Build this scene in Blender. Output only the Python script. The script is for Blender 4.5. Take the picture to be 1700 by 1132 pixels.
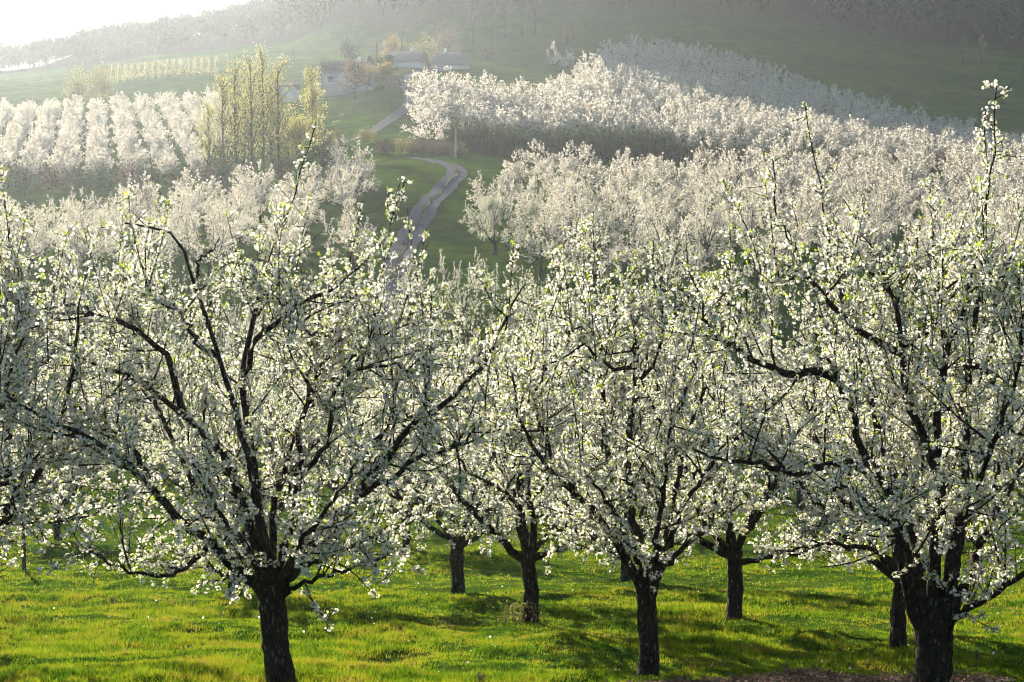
import bpy, math, random
import numpy as np
from mathutils import Vector

for o in list(bpy.data.objects):
    bpy.data.objects.remove(o)
scene = bpy.context.scene
COL = scene.collection
RAD = math.radians

# ------------------------------------------------------------------ camera
FPX, W0, H0 = 2550.0, 1700.0, 1132.0
PITCH = math.atan(166.0 / FPX)
cam_d = bpy.data.cameras.new("camera")
cam_d.sensor_width = 36.0
cam_d.lens = FPX / W0 * 36.0
cam_d.clip_start = 0.2
cam_d.clip_end = 6000.0
cam = bpy.data.objects.new("camera", cam_d)
COL.objects.link(cam)
cam.location = (0, 0, 0)
cam.rotation_euler = (math.pi / 2 - PITCH, 0, 0)
scene.camera = cam

# ------------------------------------------------------------------ sky + sun
SUN_AZ, SUN_EL = RAD(-22.0), RAD(17.0)          # azimuth measured from +Y towards +X
world = bpy.data.worlds.new("World")
scene.world = world
world.use_nodes = True
nt = world.node_tree
nt.nodes.clear()
sky = nt.nodes.new("ShaderNodeTexSky")
sky.sky_type = 'NISHITA'
sky.sun_disc = False
sky.sun_elevation = SUN_EL
sky.sun_rotation = SUN_AZ
sky.altitude = 200
sky.air_density = 1.0
sky.dust_density = 0.6
bg = nt.nodes.new("ShaderNodeBackground")
bg.inputs[1].default_value = 0.05
wo = nt.nodes.new("ShaderNodeOutputWorld")
nt.links.new(sky.outputs[0], bg.inputs[0])
nt.links.new(bg.outputs[0], wo.inputs[0])

sun_d = bpy.data.lights.new("sun", 'SUN')
sun_d.energy = 5.0
sun_d.angle = RAD(0.6)
sun_d.color = (1.0, 0.89, 0.71)
sun = bpy.data.objects.new("sun", sun_d)
COL.objects.link(sun)
S = Vector((math.sin(SUN_AZ) * math.cos(SUN_EL), math.cos(SUN_AZ) * math.cos(SUN_EL), math.sin(SUN_EL)))
sun.rotation_euler = S.to_track_quat('Z', 'Y').to_euler()

scene.view_settings.view_transform = 'Standard'
scene.view_settings.look = 'None'
scene.view_settings.gamma = 1.0
scene.view_settings.use_curve_mapping = False
scene.view_settings.exposure = 1.75
HAZE_DENSITY, HAZE_G = 0.00015, 0.60

scene.render.engine = 'CYCLES'
cy = scene.cycles
cy.max_bounces = 4
cy.diffuse_bounces = 1
cy.glossy_bounces = 2
cy.transmission_bounces = 2
cy.volume_bounces = 1
cy.transparent_max_bounces = 8
cy.use_denoising = True
cy.filter_width = 1.0
cy.caustics_reflective = False
cy.caustics_refractive = False

# ------------------------------------------------------------------ helpers
def at(px, py, d):
    """point at forward distance d (metres along +Y) seen at pixel px,py of the 1700x1132 photograph"""
    cx, cyy = (px - W0 / 2) / FPX, -(py - H0 / 2) / FPX
    y = math.cos(PITCH) + cyy * math.sin(PITCH)
    z = -math.sin(PITCH) + cyy * math.cos(PITCH)
    return np.array((cx / y * d, d, z / y * d))

def zrow(row, d):
    return at(W0 / 2, row, d)[2]

def proj(x, y, z):
    yc = y * math.cos(PITCH) - z * math.sin(PITCH)
    zc = y * math.sin(PITCH) + z * math.cos(PITCH)
    return W0 / 2 + FPX * x / yc, H0 / 2 - FPX * zc / yc

def mesh_of(name, parts, smooth=False):
    """parts: list of (V (n,3), F (m,k), material, ) joined into one mesh datablock"""
    me = bpy.data.meshes.new(name)
    vs, loops, starts, tots, mats, slot = [], [], [], [], [], []
    off = ls = 0
    for V, F, m in parts:
        if len(V) == 0 or len(F) == 0:
            continue
        if m not in slot:
            slot.append(m)
        V = np.asarray(V, dtype=np.float32)
        F = np.asarray(F, dtype=np.int32)
        vs.append(V)
        k = F.shape[1]
        loops.append((F + off).ravel())
        starts.append(np.arange(F.shape[0], dtype=np.int32) * k + ls)
        tots.append(np.full(F.shape[0], k, dtype=np.int32))
        mats.append(np.full(F.shape[0], slot.index(m), dtype=np.int32))
        off += len(V)
        ls += F.size
    vs = np.concatenate(vs); loops = np.concatenate(loops)
    starts = np.concatenate(starts); tots = np.concatenate(tots); mats = np.concatenate(mats)
    me.vertices.add(len(vs)); me.vertices.foreach_set("co", vs.ravel())
    me.loops.add(len(loops)); me.loops.foreach_set("vertex_index", loops)
    me.polygons.add(len(starts))
    me.polygons.foreach_set("loop_start", starts)
    me.polygons.foreach_set("loop_total", tots)
    me.polygons.foreach_set("material_index", mats)
    if smooth:
        me.polygons.foreach_set("use_smooth", np.ones(len(starts), dtype=bool))
    for m in slot:
        me.materials.append(m)
    me.update(calc_edges=True)
    return me

def link(name, me, parent=None, loc=(0, 0, 0), rotz=0.0, kind=None):
    o = bpy.data.objects.new(name, me)
    COL.objects.link(o)
    o.location = loc
    o.rotation_euler = (0, 0, rotz)
    if parent is not None:
        o.parent = parent
    if kind:
        o["kind"] = kind
    return o

def tag(o, label=None, cat=None, group=None):
    if label: o["label"] = label
    if cat: o["category"] = cat
    if group: o["group"] = group
    return o

def copy_tree(src, loc, rotz, scale=1.0):
    r = src.copy()
    COL.objects.link(r)
    r.location = loc
    r.rotation_euler = (0, 0, rotz)
    r.scale = (scale, scale, scale)
    for ch in src.children:
        c = ch.copy()
        COL.objects.link(c)
        c.parent = r
    return r

def scatter(name, pts, rot, scl, idx, sources):
    """one stuff object that repeats the source meshes at the given points"""
    me = bpy.data.meshes.new(name)
    me.vertices.add(len(pts))
    me.vertices.foreach_set("co", np.asarray(pts, dtype=np.float32).ravel())
    for nm, typ, val in (("rot", 'FLOAT', rot), ("scl", 'FLOAT', scl), ("idx", 'INT', idx)):
        a = me.attributes.new(nm, typ, 'POINT')
        a.data.foreach_set("value", np.asarray(val, dtype=np.float32 if typ == 'FLOAT' else np.int32))
    o = bpy.data.objects.new(name, me)
    COL.objects.link(o)
    o["kind"] = "stuff"
    ng = bpy.data.node_groups.new(name, 'GeometryNodeTree')
    ng.interface.new_socket("Geometry", in_out='INPUT', socket_type='NodeSocketGeometry')
    ng.interface.new_socket("Geometry", in_out='OUTPUT', socket_type='NodeSocketGeometry')
    gi, go = ng.nodes.new("NodeGroupInput"), ng.nodes.new("NodeGroupOutput")
    iop = ng.nodes.new("GeometryNodeInstanceOnPoints")
    iop.inputs["Pick Instance"].default_value = True
    jn = ng.nodes.new("GeometryNodeJoinGeometry")
    for k, sm in reversed(list(enumerate(sources))):
        so = bpy.data.objects.new(name + "_kind", sm)
        oi = ng.nodes.new("GeometryNodeObjectInfo")
        oi.inputs["Object"].default_value = so
        gt = ng.nodes.new("GeometryNodeGeometryToInstance")
        ng.links.new(oi.outputs["Geometry"], gt.inputs[0])
        ng.links.new(gt.outputs[0], jn.inputs[0])
    def attr(nm, typ):
        n = ng.nodes.new("GeometryNodeInputNamedAttribute")
        n.data_type = typ
        n.inputs["Name"].default_value = nm
        return n.outputs["Attribute"]
    cx = ng.nodes.new("ShaderNodeCombineXYZ")
    ng.links.new(attr("rot", 'FLOAT'), cx.inputs["Z"])
    ng.links.new(gi.outputs[0], iop.inputs["Points"])
    ng.links.new(jn.outputs[0], iop.inputs["Instance"])
    ng.links.new(attr("idx", 'INT'), iop.inputs["Instance Index"])
    ng.links.new(cx.outputs[0], iop.inputs["Rotation"])
    ng.links.new(attr("scl", 'FLOAT'), iop.inputs["Scale"])
    ng.links.new(iop.outputs[0], go.inputs[0])
    md = o.modifiers.new("scatter", 'NODES')
    md.node_group = ng
    return o

def norm(a):
    return a / np.maximum(np.linalg.norm(a, axis=-1, keepdims=True), 1e-9)

def tubes(P, R, sides):
    """P (N,K,3) centre lines, R (N,K) radii -> vertices, quads"""
    N, K, _ = P.shape
    T = norm(np.gradient(P, axis=1))
    ref = np.where(np.abs(T[..., 2:3]) > 0.9, np.array([1.0, 0, 0]), np.array([0, 0, 1.0]))
    A = norm(np.cross(T, ref))
    B = np.cross(T, A)
    th = np.arange(sides) / sides * 2 * math.pi
    ring = A[:, :, None, :] * np.cos(th)[None, None, :, None] + B[:, :, None, :] * np.sin(th)[None, None, :, None]
    V = P[:, :, None, :] + ring * R[:, :, None, None]
    n = np.arange(N)[:, None, None] * (K * sides)
    k = np.arange(K - 1)[None, :, None] * sides
    s = np.arange(sides)[None, None, :]
    s2 = (s + 1) % sides
    F = np.stack([n + k + s, n + k + s2, n + k + sides + s2, n + k + sides + s], -1).reshape(-1, 4)
    return V.reshape(-1, 3), F

def resample(pts, K):
    pts = np.asarray(pts, dtype=float)
    seg = np.linalg.norm(np.diff(pts, axis=0), axis=1)
    L = np.concatenate([[0], np.cumsum(seg)])
    t = np.linspace(0, L[-1], K)
    return np.stack([np.interp(t, L, pts[:, i]) for i in range(3)], 1), L[-1]

def smooth_path(pts, K):
    p, L = resample(pts, K * 3)
    k = np.array([1, 2, 3, 2, 1]) / 9.0
    q = np.pad(p, ((2, 2), (0, 0)), mode='edge')
    q = np.stack([np.convolve(q[:, i], k, 'valid') for i in range(3)], 1)
    q[0], q[-1] = p[0], p[-1]
    return resample(q, K)

def along(P, idx, t):
    """points on paths P (N,K,3) for path index idx and parameter t in 0..1, plus tangents"""
    K = P.shape[1]
    f = np.clip(t, 0, 0.9999) * (K - 1)
    i = f.astype(int)
    u = (f - i)[:, None]
    a, b = P[idx, i], P[idx, i + 1]
    return a * (1 - u) + b * u, norm(b - a)

def rot_frame(n, rng):
    r = norm(rng.normal(size=n.shape))
    a = norm(np.cross(n, r))
    return a, np.cross(n, a)

def flowers(pos, nrm, rad, rng):
    """five-petalled cups: 11 vertices, 5 kites would be heavy, so one fan of five triangles per flower"""
    N = len(pos)
    a, b = rot_frame(nrm, rng)
    th = np.arange(5) / 5 * 2 * math.pi
    r = rad[:, None] * rng.uniform(0.8, 1.15, (N, 5))
    lift = rad[:, None] * rng.uniform(0.1, 0.55, (N, 5))
    rim = pos[:, None] + (a[:, None] * np.cos(th)[None, :, None] + b[:, None] * np.sin(th)[None, :, None]) * r[..., None] + nrm[:, None] * lift[..., None]
    V = np.concatenate([pos[:, None], rim], 1).reshape(-1, 3)
    base = np.arange(N)[:, None] * 6
    k = np.arange(5)[None]
    F = np.stack([base + 0 * k, base + 1 + k, base + 1 + (k + 1) % 5], -1).reshape(-1, 3)
    return V, F

def kites(pos, d, length, width, rng):
    """leaf blades: one bent quad each, from pos along d"""
    N = len(pos)
    a = norm(np.cross(d, norm(rng.normal(size=d.shape))))
    length = np.broadcast_to(np.asarray(length, dtype=float), (N,))[:, None]
    width = np.broadcast_to(np.asarray(width, dtype=float), (N,))[:, None]
    n = np.cross(d, a)
    m = pos + d * length * 0.5
    V = np.stack([pos, m + a * width * 0.5 + n * width * 0.15, pos + d * length, m - a * width * 0.5 + n * width * 0.15], 1).reshape(-1, 3)
    F = np.arange(N * 4).reshape(N, 4)
    return V, F

def petals_quad(pos, nrm, size, rng):
    N = len(pos)
    a, b = rot_frame(nrm, rng)
    s = size[:, None]
    k = rng.uniform(0.5, 1.0, (N, 1))
    V = np.stack([pos - a * s * .5, pos + b * s * .5 * k, pos + a * s * .5 + nrm * s * .15, pos - b * s * .5 * k], 1).reshape(-1, 3)
    return V, np.arange(N * 4).reshape(N, 4)

_perm = np.random.RandomState(5).permutation(512)
_grad = np.random.RandomState(6).uniform(-1, 1, 512)
def vnoise(x, y, seed=0):
    xi, yi = np.floor(x).astype(int), np.floor(y).astype(int)
    u, v = x - xi, y - yi
    u = u * u * (3 - 2 * u); v = v * v * (3 - 2 * v)
    h = lambda i, j: _grad[_perm[(_perm[(i + seed * 37) % 512] + j) % 512]]
    return (h(xi, yi) * (1 - u) + h(xi + 1, yi) * u) * (1 - v) + (h(xi, yi + 1) * (1 - u) + h(xi + 1, yi + 1) * u) * v

# ------------------------------------------------------------------ materials
def new_mat(name):
    m = bpy.data.materials.new(name)
    m.use_nodes = True
    m.node_tree.nodes.clear()
    return m, m.node_tree

def N_(t, typ, **kw):
    n = t.nodes.new(typ)
    for k, v in kw.items():
        setattr(n, k, v)
    return n

def ramp(t, fac, stops):
    r = N_(t, "ShaderNodeValToRGB")
    e = r.color_ramp.elements
    while len(e) < len(stops):
        e.new(0.5)
    for i, (p, c) in enumerate(stops):
        e[i].position = p
        e[i].color = (*c, 1)
    if fac is not None:
        t.links.new(fac, r.inputs[0])
    return r

def noise(t, vec, scale, detail=4, rough=0.55):
    n = N_(t, "ShaderNodeTexNoise")
    n.inputs["Scale"].default_value = scale
    n.inputs["Detail"].default_value = detail
    n.inputs["Roughness"].default_value = rough
    if vec is not None:
        t.links.new(vec, n.inputs["Vector"])
    return n

def leaf_mat(name, stops, trans=0.5, tstops=None, rough=0.5, gloss=0.0):
    """thin leaf or petal: diffuse + translucent, colour varied per leaf"""
    m, t = new_mat(name)
    g = N_(t, "ShaderNodeNewGeometry")
    c = ramp(t, g.outputs["Random Per Island"], stops)
    c2 = ramp(t, g.outputs["Random Per Island"], tstops or stops)
    d = N_(t, "ShaderNodeBsdfDiffuse")
    tr = N_(t, "ShaderNodeBsdfTranslucent")
    t.links.new(c.outputs[0], d.inputs[0])
    t.links.new(c2.outputs[0], tr.inputs[0])
    mx = N_(t, "ShaderNodeMixShader")
    mx.inputs[0].default_value = trans
    t.links.new(d.outputs[0], mx.inputs[1])
    t.links.new(tr.outputs[0], mx.inputs[2])
    out = N_(t, "ShaderNodeOutputMaterial")
    last = mx
    if gloss > 0:
        gl = N_(t, "ShaderNodeBsdfGlossy")
        gl.inputs["Roughness"].default_value = rough
        mg = N_(t, "ShaderNodeMixShader")
        mg.inputs[0].default_value = gloss
        t.links.new(mx.outputs[0], mg.inputs[1]); t.links.new(gl.outputs[0], mg.inputs[2])
        last = mg
    t.links.new(last.outputs[0], out.inputs[0])
    return m

def solid_mat(name, stops, scale=4.0, rough=0.85, bump=0.0, bscale=30.0, stretch=(1, 1, 1), detail=5, coords="Object", spec=0.25):
    m, t = new_mat(name)
    tc = N_(t, "ShaderNodeTexCoord")
    mp = N_(t, "ShaderNodeMapping")
    mp.inputs["Scale"].default_value = stretch
    t.links.new(tc.outputs[coords], mp.inputs[0])
    n = noise(t, mp.outputs[0], scale, detail)
    c = ramp(t, n.outputs[0], stops)
    b = N_(t, "ShaderNodeBsdfPrincipled")
    b.inputs["Roughness"].default_value = rough
    b.inputs["Specular IOR Level"].default_value = spec
    t.links.new(c.outputs[0], b.inputs["Base Color"])
    if bump:
        n2 = noise(t, mp.outputs[0], bscale, 6, 0.65)
        bp = N_(t, "ShaderNodeBump")
        bp.inputs["Strength"].default_value = bump
        bp.inputs["Distance"].default_value = 0.03
        t.links.new(n2.outputs[0], bp.inputs["Height"])
        t.links.new(bp.outputs[0], b.inputs["Normal"])
    out = N_(t, "ShaderNodeOutputMaterial")
    t.links.new(b.outputs[0], out.inputs[0])
    return m

M = {}
M['petal'] = leaf_mat("petal_white", [(0, (.88, .86, .82)), (.6, (.90, .89, .86)), (1, (.84, .81, .77))], 0.5,
                      [(0, (.86, .84, .74)), (1, (.88, .86, .80))])
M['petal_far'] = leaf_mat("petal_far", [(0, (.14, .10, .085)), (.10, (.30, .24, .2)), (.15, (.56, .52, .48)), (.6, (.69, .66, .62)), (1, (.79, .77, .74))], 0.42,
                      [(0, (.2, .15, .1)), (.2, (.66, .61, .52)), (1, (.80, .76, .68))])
M['petal_pink'] = leaf_mat("petal_pink", [(0, (.82, .68, .66)), (.5, (.85, .76, .74)), (1, (.84, .80, .78))], 0.45)
M['leaf'] = leaf_mat("young_leaf", [(0, (.16, .22, .03)), (.5, (.24, .30, .05)), (1, (.33, .34, .08))], 0.6,
                     [(0, (.24, .40, .02)), (.5, (.38, .52, .03)), (1, (.54, .56, .06))], 0.35, 0.03)
def grass_material():
    m, t = new_mat("grass_blade")
    g = N_(t, "ShaderNodeNewGeometry")
    tc = N_(t, "ShaderNodeTexCoord")
    n = noise(t, tc.outputs["Object"], 1.1, 6, 0.7)
    ad = N_(t, "ShaderNodeMath", operation='MULTIPLY_ADD')
    ad.inputs[1].default_value = 0.45
    t.links.new(g.outputs["Random Per Island"], ad.inputs[0])
    sc = N_(t, "ShaderNodeMath", operation='MULTIPLY_ADD')
    sc.inputs[1].default_value = 3.0
    sc.inputs[2].default_value = -1.22
    t.links.new(n.outputs[0], sc.inputs[0])
    t.links.new(sc.outputs[0], ad.inputs[2])
    c = ramp(t, ad.outputs[0], [(0, (.014, .045, .006)), (.35, (.05, .11, .012)), (.7, (.10, .135, .016)), (.9, (.18, .15, .035)), (1, (.20, .13, .055))])
    c2 = ramp(t, ad.outputs[0], [(0, (.02, .07, .005)), (.35, (.13, .25, .010)), (.7, (.34, .39, .018)), (.9, (.38, .33, .03)), (1, (.30, .22, .06))])
    d = N_(t, "ShaderNodeBsdfDiffuse"); tr = N_(t, "ShaderNodeBsdfTranslucent")
    t.links.new(c.outputs[0], d.inputs[0]); t.links.new(c2.outputs[0], tr.inputs[0])
    mx = N_(t, "ShaderNodeMixShader"); mx.inputs[0].default_value = 0.42
    t.links.new(d.outputs[0], mx.inputs[1]); t.links.new(tr.outputs[0], mx.inputs[2])
    out = N_(t, "ShaderNodeOutputMaterial")
    t.links.new(mx.outputs[0], out.inputs[0])
    return m
M['grass'] = grass_material()
M['poplar_leaf'] = leaf_mat("poplar_leaf", [(0, (.36, .34, .10)), (.6, (.46, .44, .16)), (1, (.54, .48, .24))], 0.6)
M['dark_leaf'] = leaf_mat("dark_leaf", [(0, (.035, .055, .03)), (.6, (.06, .085, .04)), (1, (.10, .11, .06))], 0.3)
M['conifer'] = leaf_mat("conifer_needles", [(0, (.015, .04, .018)), (.6, (.03, .065, .03)), (1, (.06, .09, .04))], 0.15)
M['olive_leaf'] = leaf_mat("olive_leaf", [(0, (.17, .17, .05)), (.6, (.25, .24, .08)), (1, (.32, .26, .12))], 0.5)
M['orange_leaf'] = leaf_mat("orange_leaf", [(0, (.30, .20, .08)), (.5, (.34, .25, .09)), (1, (.26, .24, .09))], 0.5)
M['brown_twig'] = leaf_mat("brown_twig", [(0, (.12, .085, .065)), (.6, (.19, .13, .10)), (1, (.25, .18, .13))], 0.15)
M['russet_twig'] = leaf_mat("russet_twig", [(0, (.20, .14, .11)), (.6, (.26, .185, .14)), (1, (.25, .21, .15))], 0.3)
M['forest'] = leaf_mat("forest_twig", [(0, (.028, .028, .028)), (.5, (.042, .038, .040)), (1, (.065, .056, .052))], 0.08)
M['forest_green'] = leaf_mat("forest_green", [(0, (.022, .034, .02)), (.5, (.04, .052, .028)), (1, (.06, .07, .035))], 0.12)
M['bark_far'] = solid_mat("bark_far", [(.3, (.03, .024, .02)), (.7, (.075, .06, .05))], 3.0, 0.9)

def bark_material():
    m, t = new_mat("orchard_bark")
    tc = N_(t, "ShaderNodeTexCoord")
    mp = N_(t, "ShaderNodeMapping")
    mp.inputs["Scale"].default_value = (1, 1, 0.32)
    t.links.new(tc.outputs["Object"], mp.inputs[0])
    n = noise(t, mp.outputs[0], 34, 8, 0.75)
    c = ramp(t, n.outputs[0], [(.32, (.007, .005, .004)), (.5, (.018, .013, .010)), (.62, (.045, .034, .025)), (.74, (.15, .13, .10))])
    n3 = noise(t, mp.outputs[0], 30, 6, 0.7)
    lich = ramp(t, n3.outputs[0], [(.575, (0, 0, 0)), (.63, (1, 1, 1))])
    lc = N_(t, "ShaderNodeMix", data_type='RGBA')
    lc.inputs[7].default_value = (.30, .28, .21, 1)
    mul = N_(t, "ShaderNodeMath", operation='MULTIPLY')
    mul.inputs[1].default_value = 0.55
    t.links.new(lich.outputs[0], mul.inputs[0])
    t.links.new(mul.outputs[0], lc.inputs[0])
    t.links.new(c.outputs[0], lc.inputs[6])
    b = N_(t, "ShaderNodeBsdfPrincipled")
    b.inputs["Roughness"].default_value = 0.9
    b.inputs["Specular IOR Level"].default_value = 0.2
    t.links.new(lc.outputs[2], b.inputs["Base Color"])
    v = N_(t, "ShaderNodeTexVoronoi", feature='DISTANCE_TO_EDGE')
    v.inputs["Scale"].default_value = 22
    mp2 = N_(t, "ShaderNodeMapping")
    mp2.inputs["Scale"].default_value = (1, 1, 0.4)
    t.links.new(tc.outputs["Object"], mp2.inputs[0])
    t.links.new(mp2.outputs[0], v.inputs["Vector"])
    add = N_(t, "ShaderNodeMath", operation='ADD')
    t.links.new(v.outputs["Distance"], add.inputs[0])
    t.links.new(n.outputs[0], add.inputs[1])
    bp = N_(t, "ShaderNodeBump")
    bp.inputs["Strength"].default_value = 1.0
    bp.inputs["Distance"].default_value = 0.03
    t.links.new(add.outputs[0], bp.inputs["Height"])
    t.links.new(bp.outputs[0], b.inputs["Normal"])
    out = N_(t, "ShaderNodeOutputMaterial")
    t.links.new(b.outputs[0], out.inputs[0])
    return m
M['bark'] = bark_material()

def ground_material():
    m, t = new_mat("grassy_ground")
    tc = N_(t, "ShaderNodeTexCoord")
    P = tc.outputs["Object"]
    n1 = noise(t, P, 0.035, 4, 0.6)
    n2 = noise(t, P, 0.9, 6, 0.65)
    n3 = noise(t, P, 9.0, 5, 0.7)
    c1 = ramp(t, n2.outputs[0], [(.3, (.02, .042, .008)), (.5, (.055, .088, .014)), (.68, (.105, .115, .025)), (.8, (.11, .08, .035))])
    c2 = ramp(t, n1.outputs[0], [(.35, (.03, .10, .015)), (.6, (.08, .15, .02)), (.75, (.15, .17, .03))])
    mx = N_(t, "ShaderNodeMix", data_type='RGBA')
    mx.inputs[0].default_value = 0.5
    t.links.new(c1.outputs[0], mx.inputs[6]); t.links.new(c2.outputs[0], mx.inputs[7])
    m2 = N_(t, "ShaderNodeMix", data_type='RGBA', blend_type='MULTIPLY')
    m2.inputs[0].default_value = 0.8
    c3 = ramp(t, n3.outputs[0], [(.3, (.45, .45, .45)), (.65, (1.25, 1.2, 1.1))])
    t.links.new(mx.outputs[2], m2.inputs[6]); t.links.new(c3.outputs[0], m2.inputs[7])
    b = N_(t, "ShaderNodeBsdfPrincipled")
    b.inputs["Roughness"].default_value = 0.95
    b.inputs["Specular IOR Level"].default_value = 0.0
    at = N_(t, "ShaderNodeAttribute")
    at.attribute_name = "wood"
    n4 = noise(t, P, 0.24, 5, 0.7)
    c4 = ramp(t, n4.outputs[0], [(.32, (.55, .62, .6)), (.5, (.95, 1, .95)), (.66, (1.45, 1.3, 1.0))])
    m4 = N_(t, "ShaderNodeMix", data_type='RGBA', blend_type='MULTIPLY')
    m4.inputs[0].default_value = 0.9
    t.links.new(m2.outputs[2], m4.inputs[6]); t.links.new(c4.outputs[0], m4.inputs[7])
    m3 = N_(t, "ShaderNodeMix", data_type='RGBA')
    fl = ramp(t, n2.outputs[0], [(.3, (.035, .028, .018)), (.7, (.075, .06, .04))])
    t.links.new(at.outputs["Fac"], m3.inputs[0])
    t.links.new(m4.outputs[2], m3.inputs[6]); t.links.new(fl.outputs[0], m3.inputs[7])
    t.links.new(m3.outputs[2], b.inputs["Base Color"])
    bp = N_(t, "ShaderNodeBump")
    bp.inputs["Strength"].default_value = 0.9
    bp.inputs["Distance"].default_value = 0.12
    ad = N_(t, "ShaderNodeMath", operation='ADD')
    t.links.new(n2.outputs[0], ad.inputs[0]); t.links.new(n3.outputs[0], ad.inputs[1])
    t.links.new(ad.outputs[0], bp.inputs["Height"])
    t.links.new(bp.outputs[0], b.inputs["Normal"])
    out = N_(t, "ShaderNodeOutputMaterial")
    t.links.new(b.outputs[0], out.inputs[0])
    return m
M['ground'] = ground_material()
M['road'] = solid_mat("gravel_road", [(.3, (.14, .14, .155)), (.55, (.17, .168, .185)), (.75, (.20, .198, .21))], 0.8, 0.95, 0.3, 12, spec=0.0)
M['verge'] = solid_mat("road_grass_strip", [(.3, (.11, .115, .075)), (.7, (.15, .145, .11))], 1.5, 0.95, 0.5, 8, spec=0.0)
M['soil'] = solid_mat("bare_soil", [(.3, (.028, .016, .009)), (.55, (.055, .033, .019)), (.75, (.10, .065, .036))], 5, 0.95, 0.8, 22)
M['wall_pale'] = solid_mat("pale_render", [(.3, (.36, .40, .46)), (.7, (.46, .50, .55))], 0.7, 0.9, 0.1, 8)
M['wall_white'] = solid_mat("white_render", [(.3, (.74, .72, .68)), (.7, (.82, .80, .76))], 0.8, 0.9, 0.1, 8)
M['roof_slate'] = solid_mat("slate_roof", [(.3, (.055, .05, .062)), (.7, (.10, .095, .11))], 1.2, 0.8, 0.4, 6)
M['roof_mauve'] = solid_mat("mauve_roof", [(.3, (.13, .11, .125)), (.7, (.19, .165, .18))], 1.2, 0.85, 0.4, 6)
M['blue_paint'] = solid_mat("blue_sheet", [(.3, (.22, .34, .55)), (.7, (.32, .44, .64))], 1.0, 0.6)
M['dark_wood'] = solid_mat("dark_wood", [(.3, (.05, .035, .025)), (.7, (.11, .08, .055))], 3, 0.85, 0.3, 14, (1, 1, .2))
M['grey_wood'] = solid_mat("grey_wood", [(.3, (.11, .10, .095)), (.7, (.22, .20, .19))], 3, 0.85, 0.3, 14, (1, 1, .2))
M['glass'] = solid_mat("window_glass", [(.3, (.03, .035, .04)), (.7, (.05, .055, .06))], 1, 0.15)
M['vine_post'] = solid_mat("pale_post", [(.3, (.40, .40, .36)), (.7, (.55, .54, .48))], 2, 0.85)

# ------------------------------------------------------------------ terrain
NEAR = [(-60, 4.0), (-10, -0.8), (0, -1.9), (10, -3.6), (16.5, -4.85), (25, -6.35), (33, -7.7), (40, -8.75), (51, -10.15),
        (65, -11.3), (80, -11.2), (95, -9.4)]
COLS = {  # steep out-of-view ridge right of centre is raised to shade the upper orchard
    -700: [(108, 560), (120, 495), (200, 350), (215, 328), (330, 230), (400, 190), (500, 175), (650, 165), (850, 165), (1100, 180), (1700, 260)],
    -250: [(108, 558), (120, 492), (200, 342), (215, 320), (330, 212), (400, 168), (500, 148), (650, 140), (850, 138), (1100, 150), (1700, 230)],
    60:   [(108, 556), (120, 490), (200, 338), (215, 315), (330, 202), (380, 178), (450, 150), (560, 124), (700, 115), (800, 122), (1000, 150), (1700, 230)],
    150:  [(108, 555), (120, 490), (200, 335), (215, 312), (330, 196), (380, 170), (450, 142), (560, 112), (650, 92), (760, 78), (900, 95), (1700, 200)],
    280:  [(108, 553), (120, 487), (200, 332), (215, 310), (330, 186), (400, 146), (500, 108), (600, 90), (700, 72), (780, 66), (900, 85), (1700, 190)],
    400:  [(108, 550), (120, 485), (200, 330), (215, 308), (330, 180), (420, 128), (520, 97), (600, 80), (700, 52), (780, 45), (900, 60), (1700, 190)],
    520:  [(108, 548), (122, 475), (180, 330), (215, 290), (260, 240), (330, 168), (420, 116), (500, 88), (580, 66), (680, 20), (780, 5), (900, 30), (1700, 180)],
    640:  [(108, 545), (125, 455), (160, 335), (190, 272), (205, 264), (230, 240), (260, 208), (300, 168), (350, 132), (400, 112), (450, 95), (520, 76), (560, -35), (620, -90), (720, -110), (800, -110), (1000, -20), (1700, 150)],
    760:  [(108, 545), (125, 455), (160, 340), (190, 272), (210, 263), (240, 243), (300, 172), (350, 135), (400, 113), (450, 93), (505, 68), (530, 34), (575, -200), (620, -260), (680, -260), (800, -120), (1000, -80), (1700, 120)],
    900:  [(108, 540), (118, 485), (135, 430), (170, 348), (200, 282), (235, 263), (270, 225), (330, 168), (400, 115), (450, 88), (500, 64), (530, 32), (578, -240), (620, -300), (680, -300), (750, -160), (1000, -110), (1700, 100)],
    1100: [(105, 525), (118, 480), (135, 430), (170, 352), (220, 282), (240, 264), (330, 182), (400, 125), (450, 85), (520, 42), (570, -190), (620, -290), (750, -290), (1000, -120), (1700, 100)],
    1400: [(105, 520), (118, 478), (135, 432), (180, 346), (225, 286), (245, 272), (330, 215), (400, 160), (450, 125), (520, 75), (560, 20), (620, -200), (720, -290), (1000, -120), (1700, 100)],
    1700: [(105, 520), (118, 480), (135, 440), (180, 356), (225, 298), (245, 287), (330, 252), (420, 190), (500, 118), (560, 50), (620, -60), (720, -140), (1000, -120), (1700, 100)],
    2400: [(105, 520), (135, 450), (180, 370), (225, 315), (330, 275), (420, 210), (500, 130), (560, 60), (620, -40), (720, -120), (1000, -120), (1700, 100)],
}
TY = np.concatenate([np.arange(-60, 130, 1.0), np.arange(130, 1700, 2.0)])
_cols = sorted(COLS)
_tab = []
for c in _cols:
    pts = NEAR + [(d, zrow(r, d)) for d, r in COLS[c]]
    z = np.interp(TY, [p[0] for p in pts], [p[1] for p in pts])
    _tab.append(z)
TS = np.linspace(_cols[0], _cols[-1], 161)
_tab = np.array(_tab)
TAB = np.stack([np.interp(TS, _cols, _tab[:, j]) for j in range(len(TY))], 1)
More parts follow.
